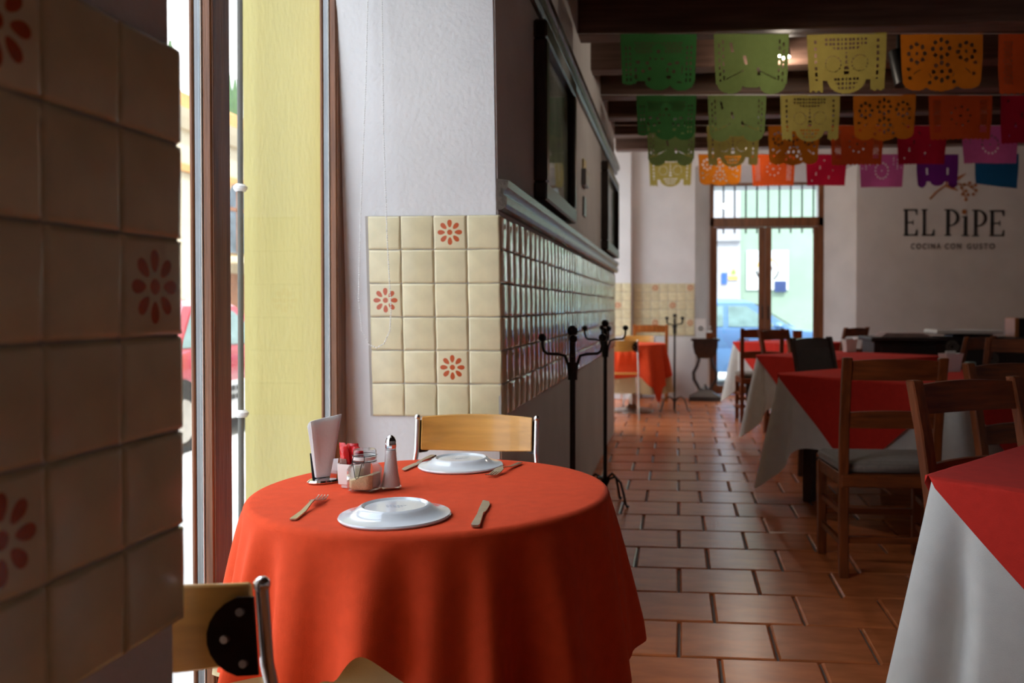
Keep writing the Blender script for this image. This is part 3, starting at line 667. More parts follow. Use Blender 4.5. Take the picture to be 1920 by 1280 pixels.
# ------------------------------------------------------------------ plywood chairs
def make_ply_chair():
    """seat looks to +Y, backrest at y=0; origin on the floor under the backrest"""
    t = thing('plywood_chair', '', 'chair'); hw = .19
    def by(x): return -.045 * (1 - (x / hw) ** 2)
    def panel(zl, zh, o):
        return [(x, by(x) + o) for x in [-hw + .012 + (2 * hw - .024) * i / 16 for i in range(17)]]
    rings = []
    for i in range(25):
        x = -hw + .014 + (2 * hw - .028) * i / 24; k = 1 - (x / hw) ** 2
        z0, z1 = .704 - .010 * k, .804 + .006 * k; y = by(x); ly = -.012
        rings.append([(x, y, z0), (x, y + .011, z0), (x, y + .011 + ly, z1), (x, y + ly, z1)])
    G().loft(rings).obj('backrest', PLY, t, smooth=.6, bevel=.0025)
    for s in (-1, 1):
        x = s * hw
        G().tube([(x, -.012, .802), (x, -.012, .795), (x, .0, .70), (x + s * .004, .006, .665), (x + s * .010, -.01, .45), (x + s * .014, -.05, .20), (x + s * .016, -.085, .0)], .0085, 12).obj('rear_leg', CHROME, t)
        G().ball((x, -.012, .803), .0105, 12, 8).obj('end_cap', CHROME, t)
        pts = [(x - s * .004, .792)] + [(x - s * (.004 + .052 * math.sin(R(a))), .742 + .055 * math.cos(R(a))) for a in range(20, 170, 15)] + [(x - s * .004, .690)]
        ring0 = [(u, by(u) - .0145 + .006 * (1 - (z - .69) / .1) * .0 - .004 - .012 * (z - .69) / .107 + .004, z) for u, z in pts]
        b = G().loft([ring0, [(u, y + .004, z) for u, y, z in ring0]]).obj('bracket', IRON, t, smooth=.3)
        for u, z in ((x - s * .018, .775), (x - s * .036, .742), (x - s * .018, .708)):
            y = by(u) - .0145 - .012 * (z - .69) / .107
            G().tube([(u, y + .002, z), (u, y - .003, z)], .0052, 12).obj('bolt', STEEL, b)
        G().tube([(x * .95, .36, .44), (x * 1.0, .375, .42), (x * 1.06, .40, .0)], .0085, 12).obj('front_leg', CHROME, t)
        G().tube([(x + s * .010, -.008, .43), (x * .95, .36, .43)], .0085, 10).obj('side_rail', CHROME, t)
    rings = []
    for j in range(17):
        v = j / 16; y = .0 + .40 * v; w = .185 + .015 * math.sin(v * math.pi) - (.03 * max(0, v - .85) / .15); z = .445 + .012 * (1 - v) ** 2 - .02 * max(0, v - .8) ** 2 * 25 * .3
        rings.append([(-w, y, z), (w, y, z), (w, y, z + .012), (-w, y, z + .012)])
    G().loft(rings).obj('seat', PLY, t, smooth=.6, bevel=.003)
    return t
pc = make_ply_chair(); pc.location = (-.708, 1.045, 0); pc['group'] = 'honey plywood chairs'
pc['label'] = 'plywood and chrome chair turned away between near tiled pier and red cloth'
pc2 = copy(pc, (-.627, 2.645, 0), R(180), 'plywood and chrome chair facing out against the cream flower-tiled column')

# ------------------------------------------------------------------ blind chain
ch = thing('blind_chain', 'looped white bead chain hanging in front of cream tiled column', 'chain', (-.99, 2.70, .98))
pts = []
pa = [on(px, py, 1, 2.70) for px, py in ((690, -40), (686, 150), (676, 400), (672, 560), (678, 620), (692, 646), (706, 652), (720, 644), (731, 620), (733, 580), (726, 450), (719, 250), (716, 0), (715, -40))]
for a, b in zip(pa, pa[1:]):
    n = max(2, int((b - a).length / .0075))
    for i in range(n): pts.append(a + (b - a) * (i / n))
g = G()
for p in pts: g.ball(p - ch.location, .0026, 6, 4)
g.obj('beads', CERAM2, ch); G().tube([p - ch.location for p in pa], .0006, 5).obj('cord', CERAM2, ch)
zt = 2.70
G().box(-.06, .06, -.03, .03, 0, .06).obj('blind_bracket', ALU, ch, smooth=0, bevel=.004, loc=(-.02, -.0, 2.70 - .98 - .01))
bl = G().tube([(-1.05, .97, 2.69), (-1.05, 2.62, 2.69)], .022, 16).obj('roller_blind', PAPER); tag(bl, 'rolled white blind on its tube above the street window', 'blind')

# ------------------------------------------------------------------ pictures and small things on the wall
def picture(name, label, y0, y1, z0, z1, d=.055, b=.075):
    t = thing(name, label, 'picture', (XW, (y0 + y1) / 2, z0), 0, 'framed pictures above the tiled dado')
    hy, h = (y1 - y0) / 2, z1 - z0
    for a0, a1, b0, b1 in ((-hy, hy, 0, b), (-hy, hy, h - b, h), (-hy, -hy + b, b, h - b), (hy - b, hy, b, h - b)):
        G().box(.0, d, a0, a1, b0, b1).obj('frame_bar', PICF, t, smooth=0, bevel=.008)
    G().box(.0, .018, -hy + b, hy - b, b, h - b).obj('print', ART, t, smooth=0)
    G().box(.022, .025, -hy + b, hy - b, b, h - b).obj('glass', pane_mat('picture_glass', (1, 1, 1), .22) if 'picture_glass' not in bpy.data.materials else bpy.data.materials['picture_glass'], t, smooth=0)
picture('framed_picture', 'large dark-framed picture on the wall next to the column corner', 3.47, 4.51, 1.585, 2.315)
picture('framed_picture', 'dark-framed picture at the far end of tiled wall', 6.55, 7.80, 1.585, 2.26)
p = on(1093, 335, 0, XW)
t = thing('wall_control_box', 'small grey control box with yellow tag on the wall between the pictures', 'switch box', (XW, p.y, p.z))
G().box(0, .03, -.09, .09, -.05, .05).obj('case', ALU, t, smooth=0, bevel=.004); G().box(0, .012, -.06, .08, .055, .115).obj('yellow_tag', CREAMP, t, smooth=0)
p = on(1094, 388, 0, XW)
tag(G().box(0, .012, -.06, .06, -.06, .06).obj('wall_switch_plate', ALU, smooth=0, bevel=.003, loc=(XW, p.y, p.z)), 'flat grey switch plate under the control box on wall', 'switch')

# ------------------------------------------------------------------ coat stands
def make_stand():
    t = thing('coat_stand', '', 'coat stand')
    G().tube([(0, 0, .10), (0, 0, .92)], .0115, 12).obj('pole', IRON, t)
    G().tube([(0, 0, .86), (0, 0, .93)], .019, 14).obj('collar', IRON, t)
    G().tube([(0, 0, .92), (0, 0, 1.03)], .013, 12).obj('stem', IRON, t)
    G().ball((0, 0, 1.055), .022, 16, 10).obj('finial', IRON, t)
    for k in range(4):
        a = R(90 * k + 8); c, s = math.cos(a), math.sin(a)
        prof = [(.012, .87), (.018, .92), (.03, .955), (.055, .962), (.10, .964), (.114, .975), (.119, .995), (.120, 1.015)]
        h = G().tube([(c * r, s * r, z) for r, z in prof], .006, 8).obj('hook', IRON, t)
        G().ball((c * .120, s * .120, 1.028), .0165, 12, 8).obj('hook_ball', IRON, h)
        c, s = math.cos(a + R(45)), math.sin(a + R(45)); prof = [(.0, .10), (.03, .155), (.07, .17), (.11, .14), (.13, .08), (.145, .02), (.155, .007), (.165, .012)]
        G().tube([(c * r, s * r, z) for r, z in prof], .007, 8).obj('foot', IRON, t)
    return t
cs = make_stand(); cs.location = (-.418, 3.42, 0); cs['label'] = 'black iron coat stand behind the red window table, by the tiled wall'; cs['group'] = 'iron coat stands'
copy(cs, (-.42, 5.0, 0), R(6), 'black iron coat stand midway along the tiled wall, feet in the aisle')
copy(cs, (-.035, 9.5, 0), R(40), 'black iron coat stand between corner table and carved console')

# ================================================================== PAPER BANNERS
def scal(u, v, lobes, depth, base):
    """bottom edge of round lobes: True where paper is"""
    for c, w, d in lobes:
        q = (u - c) / w
        if abs(q) < 1 and v < base + d * math.sqrt(max(0, 1 - q * q)): return True
    return v < base
def in_sq(u, v, cu, cv, w): return abs(u - cu) < w and abs(v - cv) < w * 1.3
def ringholes(u, v, cu, cv, r, n, w, asp=1.32):
    du, dv = u - cu, (v - cv) / asp * 1.75
    d = math.hypot(du, dv)
    if d < w * .8: return True
    for k in range(n):
        a = 2 * math.pi * k / n
        if math.hypot(du - r * math.cos(a), dv - r * math.sin(a)) < w: return True
    return False
def sidecol(u, v, u0, n=2, st=.09, v0=.22, v1=.84, w=.028):
    if not v0 < v < v1: return False
    for k in range(n):
        c = u0 + k * .11
        if abs(abs(u) - c) < w and ((v - v0) % st) < st * .55: return True
    return False
def lattice(u, v, s=.10): return abs(((u * 1.3 + v * 1.0) % s) / s - .5) < .27 and abs(((u * 1.3 - v * 1.0) % s) / s - .5) < .27
def P_vase(u, v):
    if not scal(u, v, ((-.02, .36, .14), (.64, .34, .14), (-.80, .20, .05)), 0, .82): return False
    if sidecol(u, v, .76): return False
    if .14 < v < .34 and abs(u) < .62 and math.hypot(u, (v - .30) * 1.4) > .18 and lattice(u, v): return False
    for cu, cv in ((0, .30), (-.42, .64), (.42, .64)):
        if math.hypot(u - cu, (v - cv) * 1.4) < .045: return False
    for cu, cv, a, b in ((-.55, .48, .06, .03), (-.30, .50, .05, .03), (-.24, .60, .04, .03), (.30, .52, .06, .02), (.50, .50, .06, .025), (.24, .62, .03, .04), (-.62, .62, .025, .05), (.64, .62, .02, .06), (-.26, .78, .05, .03), (.28, .74, .06, .025), (-.08, .43, .04, .02), (.10, .43, .04, .02), (-.22, .42, .03, .03), (.58, .82, .07, .015), (-.62, .74, .03, .05)):
        if ((u - cu) / a) ** 2 + ((v - cv) / b) ** 2 < 1: return False
    return True
def P_doves(u, v):
    if not scal(u, v, ((-.60, .36, .16), (.60, .36, .16), (0, .30, .05)), 0, .84): return False
    if abs(u) < .26 and v > .84: return v < .97
    if sidecol(u, v, .76, 1, .12, .10, .80, .03) or sidecol(u, v, .87, 1, .12, .16, .80, .03): return False
    for k in range(14):
        cu, cv = ((k * .37) % 1.1) - .55, .16 + ((k * .21) % .6)
        if ((u - cu) / .045) ** 2 + ((v - cv) / .018) ** 2 < 1 and abs(u) > .08: return False
    if abs(u) < .006 and .2 < v < .8: return False
    for s in (-1, 1):
        q = (u * s - .45) / .34
        if abs(v - (.68 + .10 * q)) < .008 and abs(q) < .7: return False
    return True
def P_tree(u, v):
    if not (scal(u, v, ((0, .50, .22), ), 0, .78) or (abs(u) > .62 and v < .97 - .02 * math.sin(40 * u))): return False
    if sidecol(u, v, .80, 1, .11, .10, .78, .03): return False
    if .07 < v < .26 and abs(u) < .56 and (abs(u) < .5 - (v - .16) * 2.2 or v < .18) and ((u + .04) % .10) < .06 and ((v - .07) % .075) < .045: return False
    if .30 < v < .72 and abs(u) < .02 + .16 * max(0, (v - .44)) * 1.6 and ((v * 1) % .09) < .055 and (abs(u) % .09 < .055 or v < .5): return False
    if .74 < v < .94 and abs(u) < .36 - (v - .74) * .9 and ((u + .03) % .10) < .06 and ((v - .74) % .07) < .042: return False
    for s in (-1, 1):
        d = math.hypot(u - s * .34, (v - .5) * 1.45)
        if abs(d - .20) < .012 and (math.atan2(v - .5, u - s * .34) % .35) < .2: return False
    return True
def P_flowers(u, v):
    if not scal(u, v, ((0, .44, .14), (-.66, .32, .12), (.66, .32, .12)), 0, .84): return False
    for cu, cv in ((-.60, .32), (0, .25), (.60, .32), (0, .65)):
        if ringholes(u, v, cu, cv, .20, 8, .050): return False
    for cu, cv in ((-.82, .58), (.82, .52), (-.80, .74), (.80, .70), (-.30, .83), (.30, .83)):
        if ((u - cu) / .05) ** 2 + ((v - cv) / .03) ** 2 < 1: return False
    for s in (-1, 1):
        d = math.hypot(u - s * .5, (v - .78) * 1.4)
        if abs(d - .24) < .010 and (math.atan2(v - .78, u) % .3) < .18 and v < .78: return False
    return True
def P_lattice(u, v):
    if v > .97 - .035 * abs(((u * 6) % 1) * 2 - 1): return False
    if .62 < abs(u) < .84 and .12 < v < .80 and lattice(u * .9, v * .8, .075): return False
    for k in range(9):
        a = 2 * math.pi * k / 9
        if math.hypot(u - .30 * math.cos(a), (v - .45 - .20 * math.sin(a)) * 1.4) < .034: return False
    return math.hypot(u, (v - .45) * 1.4) > .04
def P_few(u, v):
    if v > .97 - .02 * abs(((u * 7) % 1) * 2 - 1): return False
    for k in range(12):
        cu, cv = ((k * .43) % 1.5) - .75, .12 + ((k * .31) % .74)
        if ((u - cu) / .03) ** 2 + ((v - cv) / .022) ** 2 < 1: return False
    return True
def P_ring(u, v):
    if v > .96 - .02 * abs(((u * 9) % 1) * 2 - 1): return False
    if ringholes(u, v, 0, .48, .30, 14, .035): return False
    for k in range(10):
        cu, cv = .55 + ((k * .17) % .34), .10 + ((k * .23) % .36)
        if math.hypot(abs(u) - cu, (v - cv) * 1.4) < .026: return False
    return True
def P_scal(u, v): return scal(u, v, ((-.80, .24, .18), (0, .36, .12), (.80, .24, .18)), 0, .80) and not (abs(abs(u) - .5) < .05 and abs(v - .5) < .1)
def P_plain(u, v): return v < .90 + .08 * u
COLS = [('green', (.050, .185, .052), P_vase, 'flower vase cut-outs'), ('lime', (.19, .265, .085), P_doves, 'dove cut-outs'), ('yellow', (.36, .295, .075), P_tree, 'lattice tree cut-outs'),
        ('orange', (.46, .135, .010), P_flowers, 'four round flower cut-outs'), ('vermilion', (.44, .060, .012), P_lattice, 'side lattice cut-outs'), ('crimson', (.33, .008, .026), P_few, 'small scattered cut-outs'),
        ('pink', (.46, .085, .24), P_ring, 'dotted ring cut-out'), ('purple', (.12, .015, .14), P_scal, 'scalloped edge'), ('blue', (.012, .085, .20), P_plain, 'plain edge')]
BW, BH = .452, .335
def banner_mesh(i):
    name, c, fn, _ = COLS[i]; nu, nv = 92, 70; g = G(); idx = {}
    m = mat(name + '_tissue_paper', c, .75, var=.05, vscale=30, trans=.6, spec=.1)
    def pt(a, b):
        if (a, b) not in idx:
            u, v = a / nu * 2 - 1, b / nv; k = 1 - .07 * v
            idx[(a, b)] = len(g.v); g.v.append((u * BW / 2 * k, .012 * math.sin(u * 3 + i) * v + .006 * math.sin(7 * v + u * 2), -v * BH))
        return idx[(a, b)]
    for a in range(nu):
        for b in range(nv):
            u, v = (a + .5) / nu * 2 - 1, (b + .5) / nv
            if fn(u, v): g.f.append((pt(a, b), pt(a + 1, b), pt(a + 1, b + 1), pt(a, b + 1)))
    return g.mesh(name + '_banner', m, smooth=0)
BM = [banner_mesh(i) for i in range(len(COLS))]
ROWS = [('on the string farthest from the glass door', 4.98, 63, [(0, 1163, 1307), (1, 1338, 1480), (2, 1513, 1662), (3, 1688, 1843), (4, 1870, 2020)]),
        ('on the second string from the tiled column', 6.33, 178, [(0, 1193, 1306), (1, 1327, 1437), (2, 1462, 1576), (3, 1600, 1717), (4, 1740, 1862), (5, 1876, 1995)]),
        ('on the second string from the glass door', 7.42, 235, [(1, 1213, 1304), (2, 1325, 1424), (3, 1440, 1537), (4, 1557, 1658), (5, 1682, 1776), (6, 1803, 1910)]),
        ('on the string closest to the glass door', 8.78, 289, [(2, 1216, 1298), (3, 1309, 1391), (4, 1409, 1491), (5, 1511, 1588), (6, 1612, 1695), (7, 1717, 1798), (8, 1828, 1910)])]
def banners():
    for where, y, py, items in ROWS:
        ends = [on(items[0][1] - 60, py, 1, y), on(items[-1][2] + 60, py, 1, y)]
        st = G().tube([(XW + .002, y, ends[0].z), (ends[0].x, y, ends[0].z), (ends[1].x, y, ends[1].z), (5.4, y, ends[1].z + .02)], .002, 6).obj('banner_string', CERAM2)
        tag(st, 'thin white cord carrying paper banners, the one %s' % where.replace('on the string ', '').replace('on the ', ''), 'string')
        for i, x0, x1 in items:
            a, b = on(x0, py, 1, y), on(x1, py, 1, y); w = b.x - a.x
            n, _, _, what = COLS[i]
            o = link('paper_banner', BM[i]); o.location = ((a.x + b.x) / 2, y, (a.z + b.z) / 2)
            o.scale = (w / BW, 1, random.uniform(.96, 1.04)); o.rotation_euler = (random.uniform(-.05, .05), 0, random.uniform(-.06, .06))
            tag(o, '%s tissue-paper banner with %s %s' % (n, what, where), 'banner', 'cut-paper banners on strings')
banners()

# ceiling lamps
def downlight(label, p, zc, watts=5):
    t = thing('ceiling_spotlight', label, 'lamp', (p.x, p.y, zc))
    G().tube([(0, 0, 0), (0, 0, p.z - zc + .05)], .008, 8).obj('stem', BLACKM, t)
    G().lathe([(.02, p.z - zc + .06), (.05, p.z - zc + .05), (.055, p.z - zc), (.048, p.z - zc), (.045, p.z - zc + .01), (.001, p.z - zc + .012)], 20).obj('shade', CERAM2, t)
    G().lathe([(.001, p.z - zc + .008), (.040, p.z - zc + .006), (.03, p.z - zc - .004), (.001, p.z - zc - .008)], 16).obj('bulb', BULB, t)
    ld = bpy.data.lights.new('bulb_light', 'POINT'); ld.energy = watts; ld.color = (1, .86, .70); ld.shadow_soft_size = .04
    lo = bpy.data.objects.new('bulb_light', ld); COL.objects.link(lo); lo.parent = t; lo.location = (0, 0, p.z - zc - .03)
downlight('lit white spotlight glowing behind the lime banner, between beams', on(1466, 107, 2, 2.75), ZC)
downlight('lit white spotlight on long stem before the glass door', on(1398, 292, 2, 2.75), ZR, 7)
t = thing('track_spotlight', 'black unlit spotlight hanging from the dark boards beside the orange banner', 'lamp', (1.40, 5.70, ZC))
G().tube([(0, 0, 0), (0, 0, -.28)], .012, 10).obj('stem', BLACKM, t)
G().tube([(-.02, 0, -.26), (.02, -.05, -.48)], [.045, .055], 18).obj('head', BLACKM, t)

# ================================================================== DINING TABLES
CLOTHS = {}
def dining_set(tname, corner, ang, side, label, redm, seed, white=WHITEC):
    """square table whose left corner stands at `corner`; ang = bearing of the edge that runs away from the camera"""
    c = Vector((corner[0], corner[1], 0)); e1 = Vector((math.cos(R(ang)), math.sin(R(ang)), 0)); e2 = Vector((math.sin(R(ang)), -math.cos(R(ang)), 0))
    ctr = c + (e1 + e2) * side / 2; h = side / 2
    t = thing('dining_table', 'dark wooden square table under %s' % label, 'table', ctr, R(ang))
    G().box(-h + .026, h - .026, -h + .026, h - .026, .715, .742).obj('tabletop', CHAIRD, t, smooth=0, bevel=.004)
    for sx in (-1, 1):
        for sy in (-1, 1):
            G().box(sx * (h - .14) - .03, sx * (h - .14) + .03, sy * (h - .14) - .03, sy * (h - .14) + .03, 0, .715).obj('leg', CHAIRD, t, smooth=0, bevel=.004)
    # white cloth
    rr = random.Random(seed); ph = [rr.uniform(0, 6.28) for _ in range(4)]; n = 320; nd = 18; nf = 6; e = .012; zt = .752
    def per(u):
        """rounded-square outline: point, outward normal, distance to the nearest corner along the edge"""
        q = (u % 1) * 4; k = int(q); f = q - k; s = (f - .5) * 2 * h; rot = k * math.pi / 2
        p = Vector((h, s, 0)); cr = .03; dcor = h - abs(s)
        nrm = Vector((1, 0, 0))
        if dcor < .10:
            b = (1 - dcor / .10) * math.pi / 4 * (1 if s > 0 else -1); nrm = Vector((math.cos(b), math.sin(b), 0))
            p -= Vector((1, math.copysign(1, s), 0)) * .012 * (1 - dcor / .10) ** 2
        M = Matrix.Rotation(rot, 3, 'Z'); return M @ p, M @ nrm, dcor
    def fn(u, v):
        j = round(v * (nf + nd + 3)); p, nr, dc = per(u)
        if j <= nf: k = j / nf; return ((p.x) * k * .985, p.y * k * .985, zt)
        if j <= nf + 3:
            a = (j - nf) / 3 * math.pi / 2; o = p * .985 + nr * (e * math.sin(a)); return (o.x, o.y, zt - e + e * math.cos(a))
        s = (j - nf - 3) / nd; cw = math.exp(-(dc / .13) ** 2)
        drop = .40 + .27 * math.exp(-(dc / .10) ** 2) - .05 * cw * 0
        d = drop * s; w = min(1, d / .3)
        fold = -.055 * w * math.exp(-((dc - .085) / .030) ** 2) + .013 * w * (math.sin(dc * 17 + ph[1]) - 1) * (1 - cw)
        o = p * .985 + nr * (e + .055 * d + .16 * d * cw + fold); return (o.x, o.y, zt - e - d)
    w = CLOTHS.setdefault(tname, [None, None])[0] = G().grid(fn, n, nf + nd + 3, True).obj('white_tablecloth', white, loc=ctr, smooth=1.2); w.rotation_euler = (0, 0, R(ang))
    tag(w, 'white undercloth with long drooping corners on %s' % label, 'tablecloth', 'white undercloths of the dining tables')
    # red overlay, turned 45 degrees: a triangle hangs on each side
    g = G(); zr = zt + .005; m = 16
    g.grid(lambda u, v: ((u - .5) * 2 * h * .992, (v - .5) * 2 * h * .992, zr), 10, 10)
    for k in range(4):
        M = Matrix.Rotation(k * math.pi / 2, 4, 'Z')
        def tri(u, v):
            s = (u - .5) * 2 * h * .985; d = (h * .985 - abs(s)) * .92 * v ** 1.8; ww = min(1, d / .3)
            x = h * .992 + (.017 * min(1, d / .004)) + .075 * d + .006 * ww * math.sin(s * 14 + ph[2] + k) + .01 * v * 0
            return M @ Vector((x, s, zr - .002 * min(1, d / .01) - max(0, d - .0)))
        g.grid(tri, 40, m)
    r = CLOTHS[tname][1] = g.obj('red_overlay_cloth', redm, loc=ctr, smooth=.9); r.rotation_euler = (0, 0, R(ang))
    tag(r, 'red overlay cloth with hanging points on %s' % label, 'tablecloth', 'red overlay cloths of the dining tables')
    return ctr
dining_set('A', (.575, 2.075), 50, .95, 'the table with the lit-post chair behind it', REDO, 1)
cB = dining_set('B', (.581, 5.206), 45, 1.13, 'the table in front of the grey-cushioned chair', REDO, 2)
cC = dining_set('C', (.632, 7.225), 45, 1.05, 'the table between the napkin caddy and the aisle', REDO, 3)
cD = dining_set('D', (.615, 9.95), 45, .90, 'the small table right beside the glass door', REDO, 4)

def make_chair(wood, slat, name='ladderback_chair', panel=False):
    """faces +Y, rear posts at y=0; origin on the floor between the rear posts"""
    t = thing(name, '', 'chair'); a, b, d = .19, .215, .37
    for s in (-1, 1):
        path = [(s * a, 0, 0), (s * a, .012, .25), (s * a, .012, .45), (s * (a + .002), -.005, .62), (s * (a + .003), -.040, .80), (s * (a + .004), -.075, .94)]
        G().sweep(path, .040, .034).obj('back_post', wood, t, smooth=.5, bevel=.004)
        G().sweep([(s * b, d, 0), (s * b, d, .44)], .038, .038).obj('front_leg', wood, t, smooth=.5, bevel=.004)
        for z in (.14, .27):
            G().loft([[(s * a - .009, .01, z - .012), (s * a + .009, .01, z - .012), (s * a + .009, .01, z + .012), (s * a - .009, .01, z + .012)], [(s * b - .009, d, z - .012), (s * b + .009, d, z - .012), (s * b + .009, d, z + .012), (s * b - .009, d, z + .012)]]).obj('side_stretcher', wood, t, smooth=0)
    for z0, z1, y0, y1, bow in ((.845, .925, -.052, -.070, .012), (.640, .705, -.012, -.022, .010)):
        rings = []
        for i in range(9):
            x = -a + .012 + (2 * a - .024) * i / 8; k = 1 - (x / a) ** 2
            rings.append([(x, y0 - bow * k - .008, z0), (x, y0 - bow * k + .008, z0), (x, y1 - bow * k + .008, z1 + .010 * k), (x, y1 - bow * k - .008, z1 + .010 * k)])
        G().loft(rings).obj('slat', slat, t, smooth=.5)
    if panel:
        G().loft([[(-a + .015, y - .009, z), (a - .015, y - .009, z), (a - .015, y + .009, z), (-a + .015, y + .009, z)] for y, z in ((.005, .56), (-.02, .72), (-.058, .86))]).obj('back_panel', slat, t, smooth=.5)
    for y, z, w in ((.008, .16, a), (d, .20, b)):
        G().box(-w, w, y - .009, y + .009, z - .014, z + .014).obj('stretcher', slat, t, smooth=0)
    G().loft([[(-a - .012, -.01, z), (a + .012, -.01, z), (b + .016, d + .016, z), (-b - .016, d + .016, z)] for z in (.385, .44)]).obj('seat_frame', slat, t, smooth=0, bevel=.004)
    rings = []
    for z, e in ((.440, .006), (.452, -.006), (.474, -.008), (.488, .004), (.492, .03)):
        rings.append([(-a - .006 + e, .026 + e, z), (a + .006 - e, .026 + e, z), (b + .012 - e, d + .012 - e, z), (-b - .012 + e, d + .012 - e, z)])
    G().loft(rings).obj('seat_cushion', CUSH, t, smooth=1.2, bevel=.006, seg=2)
    return t
def at_post(px, py, y, rz, side=-1):
    """chair origin so that its left rear post top stands on that pixel at depth y"""
    p = on(px, py, 1, y); lo = Vector((side * .194, -.075, 0)); lo.rotate(Matrix.Rotation(rz, 3, 'Z')); return (p.x - lo.x, y - lo.y, 0)
c1 = make_chair(CHAIRW, SLATW); c1.location = (.894, 3.745, 0); c1.rotation_euler = (0, 0, R(1)); c1['group'] = 'brown ladder-back chairs'
c1['label'] = 'brown ladder-back chair with grey seat cushion seen from behind in the aisle'
def chair(x, y, rz, label): return copy(c1, (x, y, 0), R(rz), label)
x, y, _ = at_post(1714, 714, 2.55, R(208), 1); chA = chair(x, y, 208, 'brown ladder-back chair with sunlit orange post behind the front red-topped table')
x, y, _ = at_post(1815, 686, 3.35, R(205), 1); chair(x, y, 205, 'brown ladder-back chair whose two slats show above the lit-post chair')
c2 = make_chair(CHAIRW, SLATW); c2['group'] = 'brown ladder-back chairs at the back tables'
x, y, _ = at_post(1392, 618, 8.6, R(0)); c2.location = (x, y, 0); c2['label'] = 'brown ladder-back chair seen against the blue car in the doorway'
def dchair(px, py, yy, rz, label, side=-1):
    x, y, _ = at_post(px, py, yy, R(rz), side); return copy(c2, (x, y, 0), R(rz), label)
chC = dchair(1424, 626, 8.06, 224, 'brown ladder-back chair tucked at the table between the napkin caddy and the aisle', 1)
c4 = make_chair(CHAIRD, CHAIRD, 'panel_back_chair', True); x, y, _ = at_post(1486, 638, 6.02, R(222), 1); c4.location = (x, y, 0); c4.rotation_euler = (0, 0, R(222))
c4['label'] = 'dark chair with solid panelled back facing the plate-laid table from the door side'
copy(c2, (1.80, 9.24, 0), R(45), 'brown ladder-back chair below the right door reveal, facing the small table')
copy(c2, (2.22, 5.98, 0), R(135), 'brown ladder-back chair behind the teal-lidded salt jar')
copy(c2, (2.12, 6.50, 0), R(45), 'brown ladder-back chair in front of the carved dark sideboard')

# dark sideboard with carved rosettes
sb = thing('sideboard', 'long black-brown sideboard with round carved rosettes below the wall lettering', 'sideboard', (2.75, 7.70, 0))
G().box(-1.05, 1.6, 0, .50, .05, .85).obj('body', DARKF, sb, smooth=0, bevel=.006); G().box(-1.08, 1.63, -.03, .52, .85, .885).obj('top', DARKF, sb, smooth=0, bevel=.006)
for i in range(5):
    G().box(-1.0 + i * .52, -.53 + i * .52, -.022, 0, .12, .82).obj('door_panel', DARKF, sb, smooth=0, bevel=.01)
for px, py in ((1859, 672), (1912, 647), (1785, 650)):
    p = on(px, py, 1, 7.68) - Vector((2.75, 7.70, 0))
    g = G().prism(ringpoly(.055, .035, 0, 359, 24), 'y', -.035, -.02); 
    for k in range(8):
        a = 2 * math.pi * k / 8; g.ball((.022 * math.cos(a), -.026, .022 * math.sin(a)), .010, 8, 5)
    g.obj('rosette', LOGOG, sb, loc=(p.x, 0, p.z))
t = thing('white_tray', 'flat white tray raised on feet on the dark sideboard', 'tray', (2.52, 7.95, .885))
G().box(-.28, .28, -.2, .2, .03, .065).obj('tray', CERAM2, t, smooth=0, bevel=.008); G().box(-.12, .22, -.12, .12, 0, .03).obj('foot', DARKF, t, smooth=0)
t = thing('folded_cloths', 'low stack of folded pinkish cloths on the dark sideboard', 'cloth', (1.98, 7.95, .885))
for k in range(3): G().box(-.2 + .02 * k, .24 - .03 * k, -.15, .15, .012 * k, .012 * k + .011).obj('folded_cloth', mat('pink_cloth', (.42, .30, .28), .9), t, smooth=0, bevel=.003)
t = thing('menu_box', 'orange wooden menu box with dark front on the sideboard', 'box', (on(1905, 620, 1, 7.9).x + .12, 7.95, .885))
G().box(-.155, -.12, -.12, .12, 0, .17).obj('side', CHAIRO, t, smooth=0, bevel=.004); G().box(-.12, .12, -.10, .12, 0, .165).obj('box', DARKF, t, smooth=0, bevel=.004); G().box(.12, .155, -.12, .12, 0, .17).obj('side', CHAIRO, t, smooth=0, bevel=.004)

# things on the dining tables
ZT = .7575
def caddy(label, p, s=1):
    t = thing('napkin_caddy', label, 'napkin holder', p, R(20), 'ceramic napkin caddies')
    G().loft([[(-x, -y, z), (x, -y, z), (x, y, z), (-x, y, z)] for x, y, z in ((.045, .03, 0), (.047, .032, .02), (.05, .034, .06), (.062, .04, .11), (.056, .035, .11), (.044, .028, .06), (.04, .025, .01))]).obj('body', CERAM2, t, smooth=.5)
    G().box(-.035, .035, -.004, .012, .012, .125).obj('napkins', PAPER, t, smooth=0, bevel=.003)
caddy('white flared napkin caddy on the plate-laid table behind the chairs', Vector((1.66, 5.45, ZT)))
caddy('white napkin caddy on the table in front of the doorway chairs', Vector((1.50, 7.75, ZT)))
t = thing('condiment_jar', 'small jar of white salt with teal lid beside the flared napkin caddy', 'jar', Vector((1.66, 5.10, ZT)))
G().lathe([(.001, 0), (.027, 0), (.03, .004), (.03, .05), (.001, .05)], 20).obj('salt', SALT, t); G().lathe([(.024, .05), (.031, .052), (.031, .075), (.026, .08), (.001, .08)], 20).obj('lid', mat('teal_lid', (.12, .22, .20), .3), t)
o = copy(pl, (1.10, 4.86, ZT), .3, 'white plate upside down on the table before the grey-cushioned chair', 'plates on dining tables')
f = make_fork('steel fork on the table left of the plate by grey-cushioned chair', Vector((.93, 4.95, ZT)), Vector((1.05, 5.10, ZT))); f['group'] = 'cutlery on dining tables'
t = thing('wooden_box', 'small brown wooden box on the table right beside the glass door', 'box', (on(1495, 620, 1, 10.0).x, 10.0, ZT))
